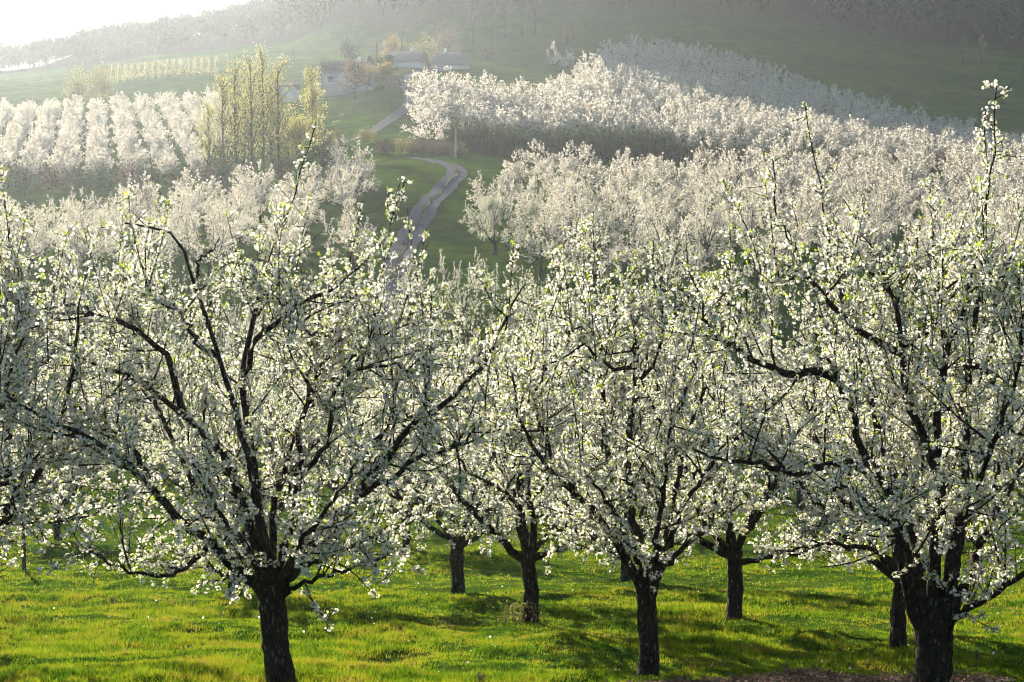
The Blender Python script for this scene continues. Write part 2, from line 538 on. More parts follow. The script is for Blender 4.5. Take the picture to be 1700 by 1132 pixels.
def _blur(a, w, axis):
    k = np.exp(-0.5 * (np.arange(-3 * w, 3 * w + 1) / w) ** 2); k /= k.sum()
    pad = [(0, 0), (0, 0)]; pad[axis] = (3 * w, 3 * w)
    return np.apply_along_axis(lambda v: np.convolve(v, k, 'valid'), axis, np.pad(a, pad, mode='edge'))
TAB = _blur(_blur(TAB, 2, 0), 4, 1)

def H(x, y, micro=True):
    x = np.asarray(x, dtype=float); y = np.asarray(y, dtype=float)
    s = W0 / 2 + FPX * x / np.maximum(y, 20.0)
    fs = np.clip((s - TS[0]) / (TS[1] - TS[0]), 0, len(TS) - 1.001)
    fy = np.interp(y, TY, np.arange(len(TY)))
    fy = np.clip(fy, 0, len(TY) - 1.001)
    i, j = fs.astype(int), fy.astype(int)
    u, v = fs - i, fy - j
    z = (TAB[i, j] * (1 - u) + TAB[i + 1, j] * u) * (1 - v) + (TAB[i, j + 1] * (1 - u) + TAB[i + 1, j + 1] * u) * v
    far = np.clip((y - 110) / 200, 0, 1)
    z = z + vnoise(x / 17, y / 17, 3) * 0.8 * far
    if micro:
        z = z + (vnoise(x / .8, y / .8, 1) * 0.085 + vnoise(x / .33, y / .33, 5) * .03) * np.clip((70 - y) / 30, 0, 1) + vnoise(x / 3.5, y / 3.5, 2) * 0.11
    return z

def h1(x, y):
    return float(H(np.array([x]), np.array([y]))[0])

def ground_at(px, d):
    x = (px - W0 / 2) / FPX * d
    return np.array((x, d, h1(x, d)))

angs = np.concatenate([np.linspace(-180, -26, 46)[:-1], np.linspace(-26, 26, 221), np.linspace(26, 180, 46)[1:-1]])
rads = np.concatenate([[0.0, 1.0, 2.0, 3.5, 5.0], np.concatenate([np.geomspace(6.5, 60, 190), np.geomspace(60.8, 1650, 170)])])
A_, R_ = np.meshgrid(np.radians(angs), rads)
gx, gy = R_ * np.sin(A_), R_ * np.cos(A_)
gz = H(gx, gy)
nr, na = gx.shape
ii, jj = np.meshgrid(np.arange(nr - 1), np.arange(na), indexing='ij')
j2 = (jj + 1) % na
GF = np.stack([ii * na + jj, ii * na + j2, (ii + 1) * na + j2, (ii + 1) * na + jj], -1).reshape(-1, 4)[:, ::-1]
FLO = [-700, 60, 150, 400, 520, 640, 760, 850, 900, 1100, 1400, 1700, 2300]
FLV = [640, 610, 590, 610, 570, 528, 531, 533, 530, 520, 530, 525, 520]
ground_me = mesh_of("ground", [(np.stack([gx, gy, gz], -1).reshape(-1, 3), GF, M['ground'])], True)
_s = W0 / 2 + FPX * gx / np.maximum(gy, 20)
wood_a = np.clip((gy - np.interp(_s, FLO, FLV)) / 12 + .5, 0, 1) * (gy > 20)
at_ = ground_me.attributes.new("wood", 'FLOAT', 'POINT')
at_.data.foreach_set("value", wood_a.ravel().astype(np.float32))
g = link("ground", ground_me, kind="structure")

# road: two wheel tracks and a grass strip between them, laid along the hillside
def ribbon(name, centre, half, lift, mat, off=0.0, n=160, wob=0.12, seed=9):
    c, _ = smooth_path([(p[0], p[1], 0) for p in centre], n)
    t = norm(np.gradient(c, axis=0))
    nrm = np.stack([-t[:, 1], t[:, 0], np.zeros(n)], 1)
    half = np.broadcast_to(half, (n,))
    rows = []
    for k, s in enumerate(np.linspace(-1, 1, 5)):
        w = (half * s + off + wob * vnoise(np.arange(n) / 4.0, np.full(n, k * 7.3), seed))[:, None]
        p = c - nrm * w
        p[:, 2] = H(p[:, 0], p[:, 1]) + lift
        rows.append(p)
    V = np.stack(rows, 1).reshape(-1, 3)
    i, j = np.meshgrid(np.arange(n - 1), np.arange(4), indexing='ij')
    F = np.stack([i * 5 + j, i * 5 + j + 1, (i + 1) * 5 + j + 1, (i + 1) * 5 + j], -1).reshape(-1, 4)
    return link(name, mesh_of(name, [(V, F, mat)], True), kind="structure")

def gp(px, d):
    return ((px - W0 / 2) / FPX * d, d)
road_pts = [gp(640, 112), gp(652, 122), gp(662, 130), gp(678, 140), gp(697, 150), gp(715, 161), gp(738, 172), gp(757, 181), gp(760, 187),
            gp(745, 193), gp(715, 200), gp(680, 208)]
ribbon("road", road_pts, 1.2, 0.09, M['road'])
ribbon("road_grass_strip", road_pts[1:-1], 0.16, 0.15, M['verge'], wob=0.2)
road2 = [gp(540, 240), gp(585, 250), gp(622, 260), gp(655, 278), gp(683, 298), gp(684, 318), gp(668, 340), gp(668, 362), gp(700, 382), gp(745, 392)]
ribbon("road", road2, np.linspace(1.2, 1.6, 160), 0.22, M['road'])

# ------------------------------------------------------------------ blossoming tree generator
def grow(rng, start, d, length, up, wander, step=0.2, bound=None):
    p = np.array(start, dtype=float); d = np.array(d, dtype=float)
    out = [p.copy()]
    for _ in range(max(3, int(length / step))):
        d = d + rng.normal(size=3) * wander + np.array((0, 0, up))
        d /= np.linalg.norm(d)
        p = p + d * step
        out.append(p.copy())
        if bound is not None and bound(p):
            break
    return np.array(out)

def random_limbs(rng, ht, R, Ht, n=6, forks=2):
    limbs = []
    cz, rz = ht + (Ht - ht) * 0.42, (Ht - ht) * 0.55
    bound = lambda p: (p[0] ** 2 + p[1] ** 2) / R ** 2 + ((p[2] - cz) / rz) ** 2 > 1.0 and p[2] > ht + 0.3
    az0 = rng.uniform(0, 6.28)
    for i in range(n):
        az = az0 + i / n * 6.283 + rng.normal() * 0.25
        inc = RAD(rng.uniform(32, 66) if i % 2 else rng.uniform(56, 76)) if i < n - 1 else RAD(rng.uniform(5, 18))
        d = np.array((math.sin(inc) * math.cos(az), math.sin(inc) * math.sin(az), math.cos(inc)))
        pts = grow(rng, (0, 0, ht * rng.uniform(.82, .98)), d, Ht, 0.035, 0.11, 0.2, bound)
        r0 = rng.uniform(.055, .085)
        limbs.append((pts, r0, .014, 1.0))
        for k in range(forks):
            q = int(len(pts) * rng.uniform(.25, .65))
            if q < 1 or q >= len(pts) - 1:
                continue
            t = norm(pts[q + 1] - pts[q])
            dd = norm(t + norm(rng.normal(size=3)) * 0.75)
            br = grow(rng, pts[q], dd, Ht * .6, 0.03, 0.13, 0.2, bound)
            limbs.append((br, r0 * .62 * (1 - q / len(pts) * .5), .010, 1.0))
    return limbs

def orchard_tree(rng, trunk, limbs, lod, sub_gap=0.20, twig_gap=0.11, cl_gap=0.045, per=3, frad=0.019, leafp=0.9, shoots=14, sub_len=0.75, hang=0.0, tipf=.6, shl=(.5, 1.25), zcut=99.0):
    """returns dict of part lists. trunk = (points, r_base, r_top)"""
    out = {'limbs': []}
    tp, rb, rt = trunk
    K = 18 if lod == 0 else 7
    P, _ = smooth_path(tp, K)
    t = np.linspace(0, 1, K)
    R = rb + (rt - rb) * t + rb * 0.45 * np.exp(-t * 9)
    R = R + (rt * 0.25) * np.exp(-(1 - t) * 7)
    sides = 16 if lod == 0 else 6
    V, F = tubes(P[None], R[None], sides)
    if lod == 0:                               # lumpy, furrowed trunk
        a = np.arctan2(V[:, 1] - np.repeat(P[:, 1], sides), V[:, 0] - np.repeat(P[:, 0], sides))
        f = 1 + .10 * np.sin(a * 3 + V[:, 2] * 3.1) + .06 * np.sin(a * 5 - V[:, 2] * 6) + .06 * rng.normal(size=len(V))
        c = np.repeat(P, sides, 0)
        V = c + (V - c) * f[:, None]
    out['trunk'] = (V, F)
    allP, allR, owner = [], [], []
    KL = 20 if lod == 0 else 7
    tot_subs, sub_owner = [], []
    for li, (pts, r0, r1, lev) in enumerate(limbs):
        P, L = smooth_path(pts, KL)
        if lod == 0:
            P[1:-1] += rng.normal(size=(KL - 2, 3)) * (0.017 if lev >= 1 else .010)
        R = (r0 + (r1 - r0) * np.linspace(0, 1, KL) ** 0.8) * (.88 if lod == 0 else 1)
        R = np.where(P[:, 2] > zcut, np.minimum(R, .016 - .010 * np.linspace(0, 1, KL)), R) if lev >= 1 else R
        allP.append(P); allR.append(R)
        n = int(L / sub_gap)
        for k in range(n):
            tt = rng.uniform(0.18, 1.0)
            if tt > lev: continue
            p, tan = along(P[None], np.array([0]), np.array([tt]))
            p, tan = p[0], tan[0]
            if p[2] > zcut and rng.random() < .35: continue
            rad_dir = norm(np.array((p[0], p[1], 0.0)))
            d = norm(tan * 0.55 + norm(rng.normal(size=3)) * 0.8 + np.array((0, 0, .22 - hang - (.35 if 1.6 < p[2] < 2.3 and rng.random() < .5 else 0))) + rad_dir * .15)
            ln = sub_len * rng.uniform(.4, 1.3) * np.clip((.30 if r1 < .0095 else .5) + (1 - tt) / .6, .3, 1) * (.42 if p[2] > zcut else 1)
            s = grow(rng, p, d, ln, 0.05 - hang * .1, 0.16, ln / 6)
            s, _ = resample(s, 6)
            tot_subs.append((s, ln, max(0.006, 0.015 * ln))); sub_owner.append(li)
    # long upright wands at the top of the crown
    ends = [(l[0][-1], i) for i, l in enumerate(limbs)]
    top = sorted(ends, key=lambda e: -e[0][2])
    zs = np.array([q[0][-1][2] for q in tot_subs]); z9 = np.quantile(zs, .90)
    subs_top = [i for i in range(len(tot_subs)) if np.quantile(zs, .4) < zs[i] < min(z9, zcut + .1)]
    for k in range(shoots):
        if k < len(top) * tipf:
            p, li = top[k]
        else:
            q = subs_top[rng.integers(len(subs_top))]
            p, li = tot_subs[q][0][rng.integers(2, 6)], sub_owner[q]
        d = norm(np.array((rng.normal() * .28, rng.normal() * .28, 1.0)))
        ln = rng.uniform(*shl)
        s = grow(rng, p, d, ln, 0.05, 0.07, ln / 6)
        s, _ = resample(s, 6)
        tot_subs.append((s, ln, 0.008)); sub_owner.append(li)
    SP = np.array([s[0] for s in tot_subs]); SL = np.array([s[1] for s in tot_subs]); SR = np.array([s[2] for s in tot_subs])
    SO = np.array(sub_owner)
    # twigs
    cnt = np.maximum(1, (SL / twig_gap).astype(int))
    idx = np.repeat(np.arange(len(SP)), cnt)
    tt = rng.uniform(.12, 1.0, len(idx))
    p, tan = along(SP, idx, tt)
    d = norm(tan * .5 + norm(rng.normal(size=p.shape)) + np.array((0, 0, .2 - hang)))
    ln = rng.uniform(.08, .34, len(idx)) * (1.15 - tt * .5)
    k = np.linspace(0, 1, 4)
    bend = rng.normal(size=p.shape) * .12 + np.array((0, 0, .18))
    TP = p[:, None] + (d[:, None] * k[None, :, None] + bend[:, None] * (k ** 2)[None, :, None]) * ln[:, None, None]
    TO = SO[idx]
    # short flowering spurs set straight on the outer half of every living limb
    sp_p, sp_o = [], []
    if lod == 0:
        for li, (pts, r0, r1, lev) in enumerate(limbs):
            if lev < 1: continue
            n = 46
            t_ = rng.uniform(.45, 1.0, n)
            p_, tan_ = along(allP[li][None], np.zeros(n, int), t_)
            keep = (rng.random(n) < .35) | (p_[:, 2] > zcut - .3)
            p_, tan_ = p_[keep], tan_[keep]
            if len(p_) == 0: continue
            d_ = norm(tan_ * .5 + norm(rng.normal(size=p_.shape)))
            l_ = rng.uniform(.03, .12, len(p_))[:, None, None]
            sp_p.append(p_[:, None] + d_[:, None] * k[None, :, None] * l_)
            sp_o.append(np.full(len(p_), li))
        sp_p = np.concatenate(sp_p); sp_o = np.concatenate(sp_o)
        TP = np.concatenate([TP, sp_p]); TO = np.concatenate([TO, sp_o]); ln = np.concatenate([ln, np.full(len(sp_p), .075)])
    # wood
    if lod == 0:
        for li in range(len(limbs)):
            V1, F1 = tubes(allP[li][None], allR[li][None], 8)
            parts = [(V1, F1)]
            m = SO == li
            if m.any():
                parts.append(tubes(SP[m], SR[m][:, None] * np.linspace(1, .35, 6)[None], 4))
            m2 = TO == li
            if m2.any():
                parts.append(tubes(TP[m2], np.full((m2.sum(), 4), .0055) * np.linspace(1, .5, 4)[None], 3))
            out['limbs'].append(parts)
    else:
        out['wood'] = [tubes(np.array(allP), np.array(allR), 5 if lod == 1 else 3)]
        if lod == 1:
            out['wood'].append(tubes(SP, SR[:, None] * np.linspace(1.1, .5, 6)[None], 3))
    # blossom clusters along twigs, spurs and wands
    paths = [(TP, ln, .05), (SP, SL, .12)]
    CP, CT = [], []
    for PP, LL, t0 in paths:
        c = np.maximum(1, np.round(LL / cl_gap + rng.uniform(-.5, .5, len(LL)))).astype(int)
        c = np.where(rng.random(len(LL)) < .06, 0, c)
        ix = np.repeat(np.arange(len(PP)), c)
        a, b = along(PP, ix, rng.uniform(t0, 1.02, len(ix)))
        CP.append(a); CT.append(b)
    CP = np.concatenate(CP); CT = np.concatenate(CT)
    if lod == 0:
        idx = np.repeat(np.arange(len(CP)), per)
        off = norm(rng.normal(size=(len(idx), 3)) + CT[idx] * .2)
        pos = CP[idx] + off * rng.uniform(.010, .040, (len(idx), 1))
        nrm = norm(off + rng.normal(size=off.shape) * .35 + np.array((0, 0, .15)))
        out['blossom'] = flowers(pos, nrm, frad * rng.uniform(.75, 1.2, len(idx)), rng)
    else:
        idx = np.repeat(np.arange(len(CP)), per)
        off = norm(rng.normal(size=(len(idx), 3)))
        pos = CP[idx] + off * rng.uniform(0, frad * 2.2, (len(idx), 1))
        out['blossom'] = petals_quad(pos, norm(off + rng.normal(size=off.shape) * .5), 2 * frad * rng.uniform(.7, 1.3, len(idx)), rng)
    nl = int(len(CP) * leafp)
    ix = rng.integers(0, len(CP), nl)
    ld = norm(rng.normal(size=(nl, 3)) * .8 + CT[ix] * .5 + np.array((0, 0, .45)))
    lsz = (0.034 if lod == 0 else frad * 1.8) * rng.uniform(.6, 1.3, nl)
    lp = CP[ix] + rng.normal(size=(nl, 3)) * .012
    tipn = 6 if lod == 0 else 2                # green tufts at the tips of the wands
    tips = np.repeat(SP[-shoots:, -1], tipn, 0)
    lp = np.concatenate([lp, tips + rng.normal(size=tips.shape) * .015])
    ld = np.concatenate([ld, norm(rng.normal(size=tips.shape) * .5 + np.array((0, 0, .8)))])
    lsz = np.concatenate([lsz, np.full(len(tips), 0.045 if lod == 0 else frad * 1.8)])
    out['leaf'] = kites(lp, ld, lsz, lsz * .48, rng)
    return out

def assemble_near(name, T, loc, label, group=None, rotz=0.0):
    root = bpy.data.objects.new(name, None)
    COL.objects.link(root)
    root.location = loc
    root.rotation_euler = (0, 0, rotz)
    root.empty_display_size = 0.5
    tag(root, label, "tree", group)
    link("trunk", mesh_of("trunk", [(*T['trunk'], M['bark'])], True), root)
    for parts in T['limbs']:
        link("limb", mesh_of("limb", [(V, F, M['bark']) for V, F in parts], True), root)
    link("blossom", mesh_of("blossom", [(*T['blossom'], M['petal'])]), root, kind="stuff")
    link("foliage", mesh_of("foliage", [(*T['leaf'], M['leaf'])]), root, kind="stuff")
    return root

def assemble_mid(name, T, petal):
    root = bpy.data.objects.new(name, None)
    COL.objects.link(root)
    link("trunk", mesh_of("trunk", [(*T['trunk'], M['bark_far'])] + [(V, F, M['bark_far']) for V, F in T['wood']], True), root)
    link("crown", mesh_of("crown", [(*T['blossom'], petal), (*T['leaf'], M['leaf'])]), root, kind="stuff")
    return root

# ---- the traced front trees: limbs read off the photograph, each given a real depth of its own
def traced(base_px, base_d, trunk_px, specs, rb, rt, top_off=0.0):
    b = ground_at(*base_px) if False else None
    gx_ = (base_px - W0 / 2) / FPX * base_d
    loc = np.array((gx_, base_d, h1(gx_, base_d) - 0.05))
    tp = [at(px, py, base_d + dd) - loc for px, py, dd in trunk_px]
    tp[0] = np.array((0, 0, -0.08))
    limbs = []
    for pts, d0, d1, r0, r1, *bare in specs:
        n = len(pts)
        q = [at(px, py, base_d + d0 + (d1 - d0) * (i / (n - 1))) - loc for i, (px, py) in enumerate(pts)]
        limbs.append((np.array(q), r0, r1, bare[0] if bare else 1.0))
    return loc, (np.array(tp), rb, rt), limbs

rng = np.random.default_rng(11)
T1 = traced(462, 16.3, [(462, 1160, 0), (462, 1110, 0), (455, 1050, 0), (452, 985, 0), (455, 945, 0)], [
    ([(455, 1020), (436, 980), (400, 945), (340, 895), (280, 845), (230, 790), (195, 752), (140, 725), (60, 690), (15, 660)], 0, -.7, .085, .016),
    ([(345, 905), (322, 935), (290, 955), (235, 953), (190, 938), (150, 915)], -.2, -.9, .038, .012),
    ([(265, 830), (235, 762), (200, 716), (165, 708), (120, 665)], -.3, .6, .045, .012),
    ([(438, 970), (415, 880), (382, 767), (346, 732), (318, 696), (294, 680), (247, 644), (203, 620), (167, 610), (127, 581), (80, 545)], .1, .9, .08, .014),
    ([(302, 680), (278, 589), (223, 545), (183, 523), (155, 523), (131, 503), (80, 508), (0, 520)], .5, 1.3, .05, .012),
    ([(446, 960), (430, 870), (417, 787), (398, 708), (382, 652), (362, 589), (350, 549), (330, 481), (318, 457), (306, 422), (290, 388), (247, 380), (207, 370)], 0, -.4, .058, .011, .45),
    ([(326, 461), (330, 430), (354, 414), (364, 394)], -.4, -.3, .022, .009, .1),
    ([(448, 960), (432, 860), (421, 767), (413, 700), (402, 628), (410, 573), (429, 509), (445, 430), (470, 380), (500, 290), (524, 205)], .2, 1.0, .07, .009),
    ([(402, 630), (421, 573), (473, 521), (545, 481), (592, 449), (640, 395), (672, 300)], .3, .1, .045, .009),
    ([(477, 521), (517, 557), (545, 553), (580, 543)], .3, .8, .022, .010),
    ([(477, 508), (441, 485), (415, 440)], .2, -.3, .02, .009),
    ([(362, 592), (326, 573), (314, 541), (290, 509), (258, 491)], -.2, -.9, .03, .010),
    ([(462, 955), (485, 860), (497, 787), (497, 708), (509, 665), (515, 595), (545, 560), (580, 545)], .3, 1.4, .07, .014),
    ([(456, 1015), (472, 968), (520, 905), (600, 815), (659, 738), (695, 698), (758, 662), (786, 627), (806, 595), (835, 545), (872, 470)], 0, -.8, .085, .010),
    ([(590, 825), (640, 800), (691, 758), (754, 742), (800, 700)], -.2, -1.2, .045, .012),
    ([(600, 810), (615, 740), (660, 700), (720, 680), (790, 660)], -.2, .7, .05, .012),
    ([(500, 800), (545, 730), (560, 640), (583, 611), (659, 605), (690, 621), (725, 605)], .6, -.4, .042, .011),
    ([(560, 630), (590, 585), (631, 563), (659, 531), (690, 520)], .2, .6, .026, .010),
    ([(455, 965), (450, 890), (470, 780), (520, 640), (560, 520), (590, 400), (600, 345)], .2, 2.2, .06, .008),
    ([(440, 965), (380, 890), (320, 800), (270, 700), (230, 600), (215, 500)], .3, 2.3, .06, .010),
    ([(470, 965), (540, 920), (630, 890), (690, 860)], -.1, 1.5, .05, .010),
    ([(462, 985), (520, 962), (585, 945), (645, 920)], 0, -1.3, .036, .010),
    ([(452, 985), (400, 960), (350, 945), (300, 915)], 0, 1.2, .036, .010),
    ([(465, 960), (500, 900), (555, 830), (600, 760)], -.2, -2.0, .05, .010),
    ([(442, 975), (405, 900), (350, 830), (320, 770)], -.2, -2.0, .05, .010),
], .138, .125)
T2 = traced(1080, 17.6, [(1080, 1140, 0), (1077, 1080, 0), (1073, 1010, 0), (1075, 960, 0), (1080, 930, 0)], [
    ([(1077, 1005), (1058, 960), (1015, 890), (977, 837), (929, 798), (885, 748), (860, 700), (850, 620)], 0, -.6, .075, .012),
    ([(1070, 950), (1050, 850), (1045, 740), (1053, 646), (1084, 599), (1100, 555), (1088, 471), (1085, 400)], .1, .4, .07, .010),
    ([(1055, 610), (1017, 613), (977, 579), (950, 540), (925, 490)], .2, -.4, .03, .010),
    ([(1054, 640), (1055, 590), (1053, 540), (1040, 480)], .2, .9, .03, .009),
    ([(1077, 1000), (1095, 945), (1130, 850), (1165, 790), (1200, 740), (1245, 712)], 0, -.6, .065, .012),
    ([(1092, 940), (1120, 820), (1150, 700), (1190, 600), (1210, 490)], .2, 1.2, .06, .010),
    ([(1068, 960), (1000, 900), (950, 880), (900, 870)], 0, 1.3, .05, .010),
    ([(1075, 945), (1020, 820), (1000, 700), (998, 560), (994, 440), (985, 350)], .2, 1.4, .06, .008),
    ([(1098, 945), (1170, 880), (1240, 830)], 0, 1.4, .05, .010),
    ([(1085, 940), (1100, 820), (1110, 720), (1140, 640)], -.1, -1.5, .05, .010),
    ([(1068, 945), (1020, 850), (970, 780)], -.1, -1.7, .05, .010),
    ([(955, 815), (915, 760), (890, 680), (905, 600)], -.3, .4, .035, .010),
], .112, .108)
T3 = traced(1552, 15.4, [(1552, 1170, 0), (1550, 1110, 0), (1548, 1060, 0), (1548, 1015, 0), (1550, 985, 0)], [
    ([(1546, 1085), (1525, 1030), (1505, 960), (1490, 890), (1478, 813), (1450, 778), (1426, 738), (1414, 686), (1394, 646), (1374, 595)], 0, -.5, .10, .022),
    ([(1390, 630), (1374, 619), (1295, 619), (1239, 591), (1203, 563), (1185, 555), (1171, 535), (1130, 480)], -.4, -.6, .055, .012),
    ([(1450, 775), (1430, 768), (1378, 774), (1323, 786), (1271, 772), (1195, 766), (1150, 745)], -.3, -.9, .06, .012),
    ([(1548, 1010), (1552, 900), (1557, 798), (1540, 730), (1506, 670), (1498, 599), (1498, 560), (1480, 480), (1440, 400), (1400, 330)], .1, .5, .09, .010),
    ([(1498, 587), (1438, 559), (1378, 507), (1330, 440), (1290, 350), (1283, 265)], .3, .1, .05, .008),
    ([(1500, 575), (1520, 562), (1545, 553), (1560, 500), (1548, 400), (1545, 300)], .3, .8, .03, .008),
    ([(1557, 800), (1553, 738), (1561, 607), (1600, 520), (1620, 440), (1640, 330), (1655, 140)], .3, -.2, .06, .007),
    ([(1575, 1030), (1590, 900), (1605, 760), (1609, 647), (1613, 575), (1617, 515), (1640, 420), (1636, 180)], .1, .9, .075, .007),
    ([(1556, 1075), (1580, 1035), (1612, 1005), (1650, 985), (1705, 955), (1760, 900)], 0, -.5, .065, .02),
    ([(1580, 1020), (1630, 900), (1680, 800), (1730, 700), (1770, 600)], .1, .9, .075, .012),
    ([(1601, 610), (1633, 607), (1657, 647), (1673, 714), (1710, 720)], .4, -.2, .04, .012),
    ([(1530, 1010), (1490, 940), (1440, 905), (1360, 905), (1290, 920)], .1, 1.4, .06, .012),
    ([(1560, 1005), (1590, 870), (1640, 760), (1690, 640), (1700, 520)], .1, -1.4, .065, .010),
    ([(1540, 1000), (1510, 880), (1450, 690), (1420, 560), (1380, 420), (1337, 180)], .3, 2.0, .065, .007),
    ([(1535, 1000), (1500, 900), (1440, 830), (1380, 790)], -.1, -1.8, .055, .010),
    ([(1565, 1000), (1600, 880), (1600, 700), (1580, 520), (1580, 380)], .3, 2.2, .06, .009),
], .178, .168)
kw = dict(sub_gap=.125, twig_gap=.088, cl_gap=.102, per=5, shoots=60, leafp=3.6, frad=.0175, tipf=0, shl=(.35, 1.15), zcut=4.3)
assemble_near("blossoming_tree", orchard_tree(rng, T1[1], T1[2], 0, **kw), T1[0],
              "large wide spreading white blossoming tree with a long bare crooked branch at its top")
assemble_near("blossoming_tree", orchard_tree(rng, T2[1], T2[2], 0, **kw), T2[0],
              "white blossoming tree in the front row between the two biggest trees, slim slightly leaning trunk")
assemble_near("blossoming_tree", orchard_tree(rng, T3[1], T3[2], 0, **kw), T3[0],
              "big white blossoming tree with the thickest trunk forking low into many limbs beside bare soil")

# generic near variants
near_src = []
def near_tree(rng, R=2.35, Ht=4.7, ht=1.15, n=7, r=.13):
    tp = [(0, 0, -.1), (rng.normal() * .03, rng.normal() * .03, ht * .5), (rng.normal() * .05, rng.normal() * .05, ht)]
    limbs = random_limbs(rng, ht, R, Ht, n, 2)
    return orchard_tree(rng, (np.array(tp), r, r * .95), limbs, 0, sub_gap=.14, twig_gap=.10, cl_gap=.10, per=5, shoots=40, frad=.0188, leafp=3.4, shl=(.35, .9), tipf=.4, zcut=4.3)
NEAR_SPOTS = [  # px, distance, height factor, label
    (880, 25.3, 1.1, "white blossoming tree whose dark trunk has yellowish suckers sprouting at its foot"),
    (1222, 26.0, 1.06, "white blossoming tree with a short leaning trunk right of the slim front tree"),
    (760, 32.5, 1.08, "white blossoming tree with a straight trunk standing mid lawn left of the suckered trunk"),
    (1503, 20.6, 0.95, "white blossoming tree with a slim sunlit trunk just behind the thickest trunk"),
    (384, 32.8, 1.0, "white blossoming tree with a leaning trunk half hidden behind the largest spreading tree"),
    (1042, 38.0, 1.0, "white blossoming tree whose trunk shows just left behind the slim front trunk"),
    (672, 49.5, 1.0, "small distant white blossoming tree with petals on its trunk, left of the mid lawn trunk"),
    (88, 52.0, 1.0, "white blossoming tree far back on the left lawn with a thin dark trunk"),
    (-150, 17.3, 1.08, "white blossoming tree reaching in from beyond the left edge of the photo"),
    (1985, 18.5, 1.05, "white blossoming tree reaching in from beyond the right edge of the photo"),
    (-190, 33.0, 1.0, "white blossoming tree behind the one at the left edge of the photo"),
    (822, 133.5, 1.12, "cream egg shaped blossoming tree standing alone at the front corner of the right hand orchard"),
    (1850, 33.0, 1.0, "white blossoming tree in the row behind the thickest trunk at the right edge"),
]
for i in range(3):
    T = near_tree(np.random.default_rng(40 + i), R=2.3 + .15 * i, r=.108 + .01 * i)
    near_src.append(T)
near_roots = []
taken = [(T1[0][0], T1[0][1]), (T2[0][0], T2[0][1]), (T3[0][0], T3[0][1])]
for i, (px, d, s, lab) in enumerate(NEAR_SPOTS):
    loc = ground_at(px, d); loc[2] -= .05
    rz = random.Random(i * 7 + 3).uniform(0, 6.28) + (2.4 if i == 8 else 0)
    if i < 3:
        r = assemble_near("blossoming_tree", near_src[i], loc, lab, None, rz)
        r.scale = (s,) * 3
        near_roots.append(r)
    else:
        r = copy_tree(near_roots[i % 3], loc, rz, s)
        r["label"] = lab
    taken.append((loc[0], loc[1]))
rr = random.Random(4)

# ------------------------------------------------------------------ orchards behind
mid1, mid2, pink_src = [], [], []
for i in range(3):
    g_ = np.random.default_rng(70 + i)
    limbs = random_limbs(g_, 1.15, 2.5, 5.2, 6, 1)
    T = orchard_tree(g_, (np.array([(0, 0, -.1), (.02, 0, .6), (0, 0, 1.15)]), .13, .12), limbs, 1, sub_gap=.24, twig_gap=.16, cl_gap=.07, per=3, frad=.022, leafp=1.4, shoots=22)
    mid1.append(assemble_mid("blossoming_tree", T, M['petal']))
MIDT = []
for i in range(4):
    g_ = np.random.default_rng(90 + i)
    limbs = random_limbs(g_, 1.1, 2.45, 5.2, 6, 1)
    T = orchard_tree(g_, (np.array([(0, 0, -.1), (.02, 0, .6), (0, 0, 1.15)]), .13, .12), limbs, 2, sub_gap=.17, twig_gap=.135, cl_gap=.085, per=1, frad=.056, leafp=.07, shoots=16, sub_len=.9, shl=(.2, .6), tipf=.3)
    MIDT.append(T)
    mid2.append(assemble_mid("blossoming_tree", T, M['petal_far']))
for r in mid1 + mid2:                           # first copies are placed below
    r["_used"] = 0

def in_poly(px, py, poly):
    inside = False
    n = len(poly)
    for i in range(n):
        x1, y1 = poly[i]; x2, y2 = poly[(i + 1) % n]
        if (y1 > py) != (y2 > py) and px < (x2 - x1) * (py - y1) / (y2 - y1) + x1:
            inside = not inside
    return inside

ORCH = [  # name, polygon of base points (px,row or px,d), spacing across, spacing along, heading of the rows
    ("valley", "white blossoming tree in the crowded rows between the lawn and the far slopes", "blossoming trees of the crowded rows behind the lawn",
     [(-260, 66), (330, 64), (560, 52), (700, 56), (1960, 44), (1960, 104), (960, 104), (940, 108), (760, 111), (640, 108), (-260, 112)], 4.6, 4.8, 6),
    ("right", "cream blossoming tree in the dense orchard on the right hand slope", "blossoming trees of the right hand slope",
     [(822, 131), (900, 124), (950, 112), (1960, 112), (1960, 222), (1400, 216), (1200, 202), (1000, 193), (900, 193), (850, 182), (840, 168), (790, 160)], 6.1, 5.6, 18),
    ("left", "pinkish cream blossoming tree in the darker orchard left of the track", "blossoming trees left of the track",
     [(-200, 118), (600, 124), (560, 150), (610, 166), (625, 180), (430, 188), (250, 175), (100, 160), (-200, 150)], 5.7, 5.4, -6),
    ("bright", "white blossoming tree in the bright straight rows on the left hillside", "blossoming trees in bright rows left of the poplars",
     [(-200, 216), (360, 222), (380, 335), (150, 345), (-200, 350)], 4.75, 3.1, -15),
    ("upper", "pale blossoming tree in the upper orchard above the dark thicket", "blossoming trees of the upper right orchard",
     [(690, 262), (770, 246), (1960, 250), (1960, 275), (1700, 298), (1500, 350), (1250, 422), (1100, 446), (1000, 440), (992, 395), (970, 372), (920, 326), (880, 312), (700, 308), (690, 290)], 5.0, 4.6, 25),
]
cand = []
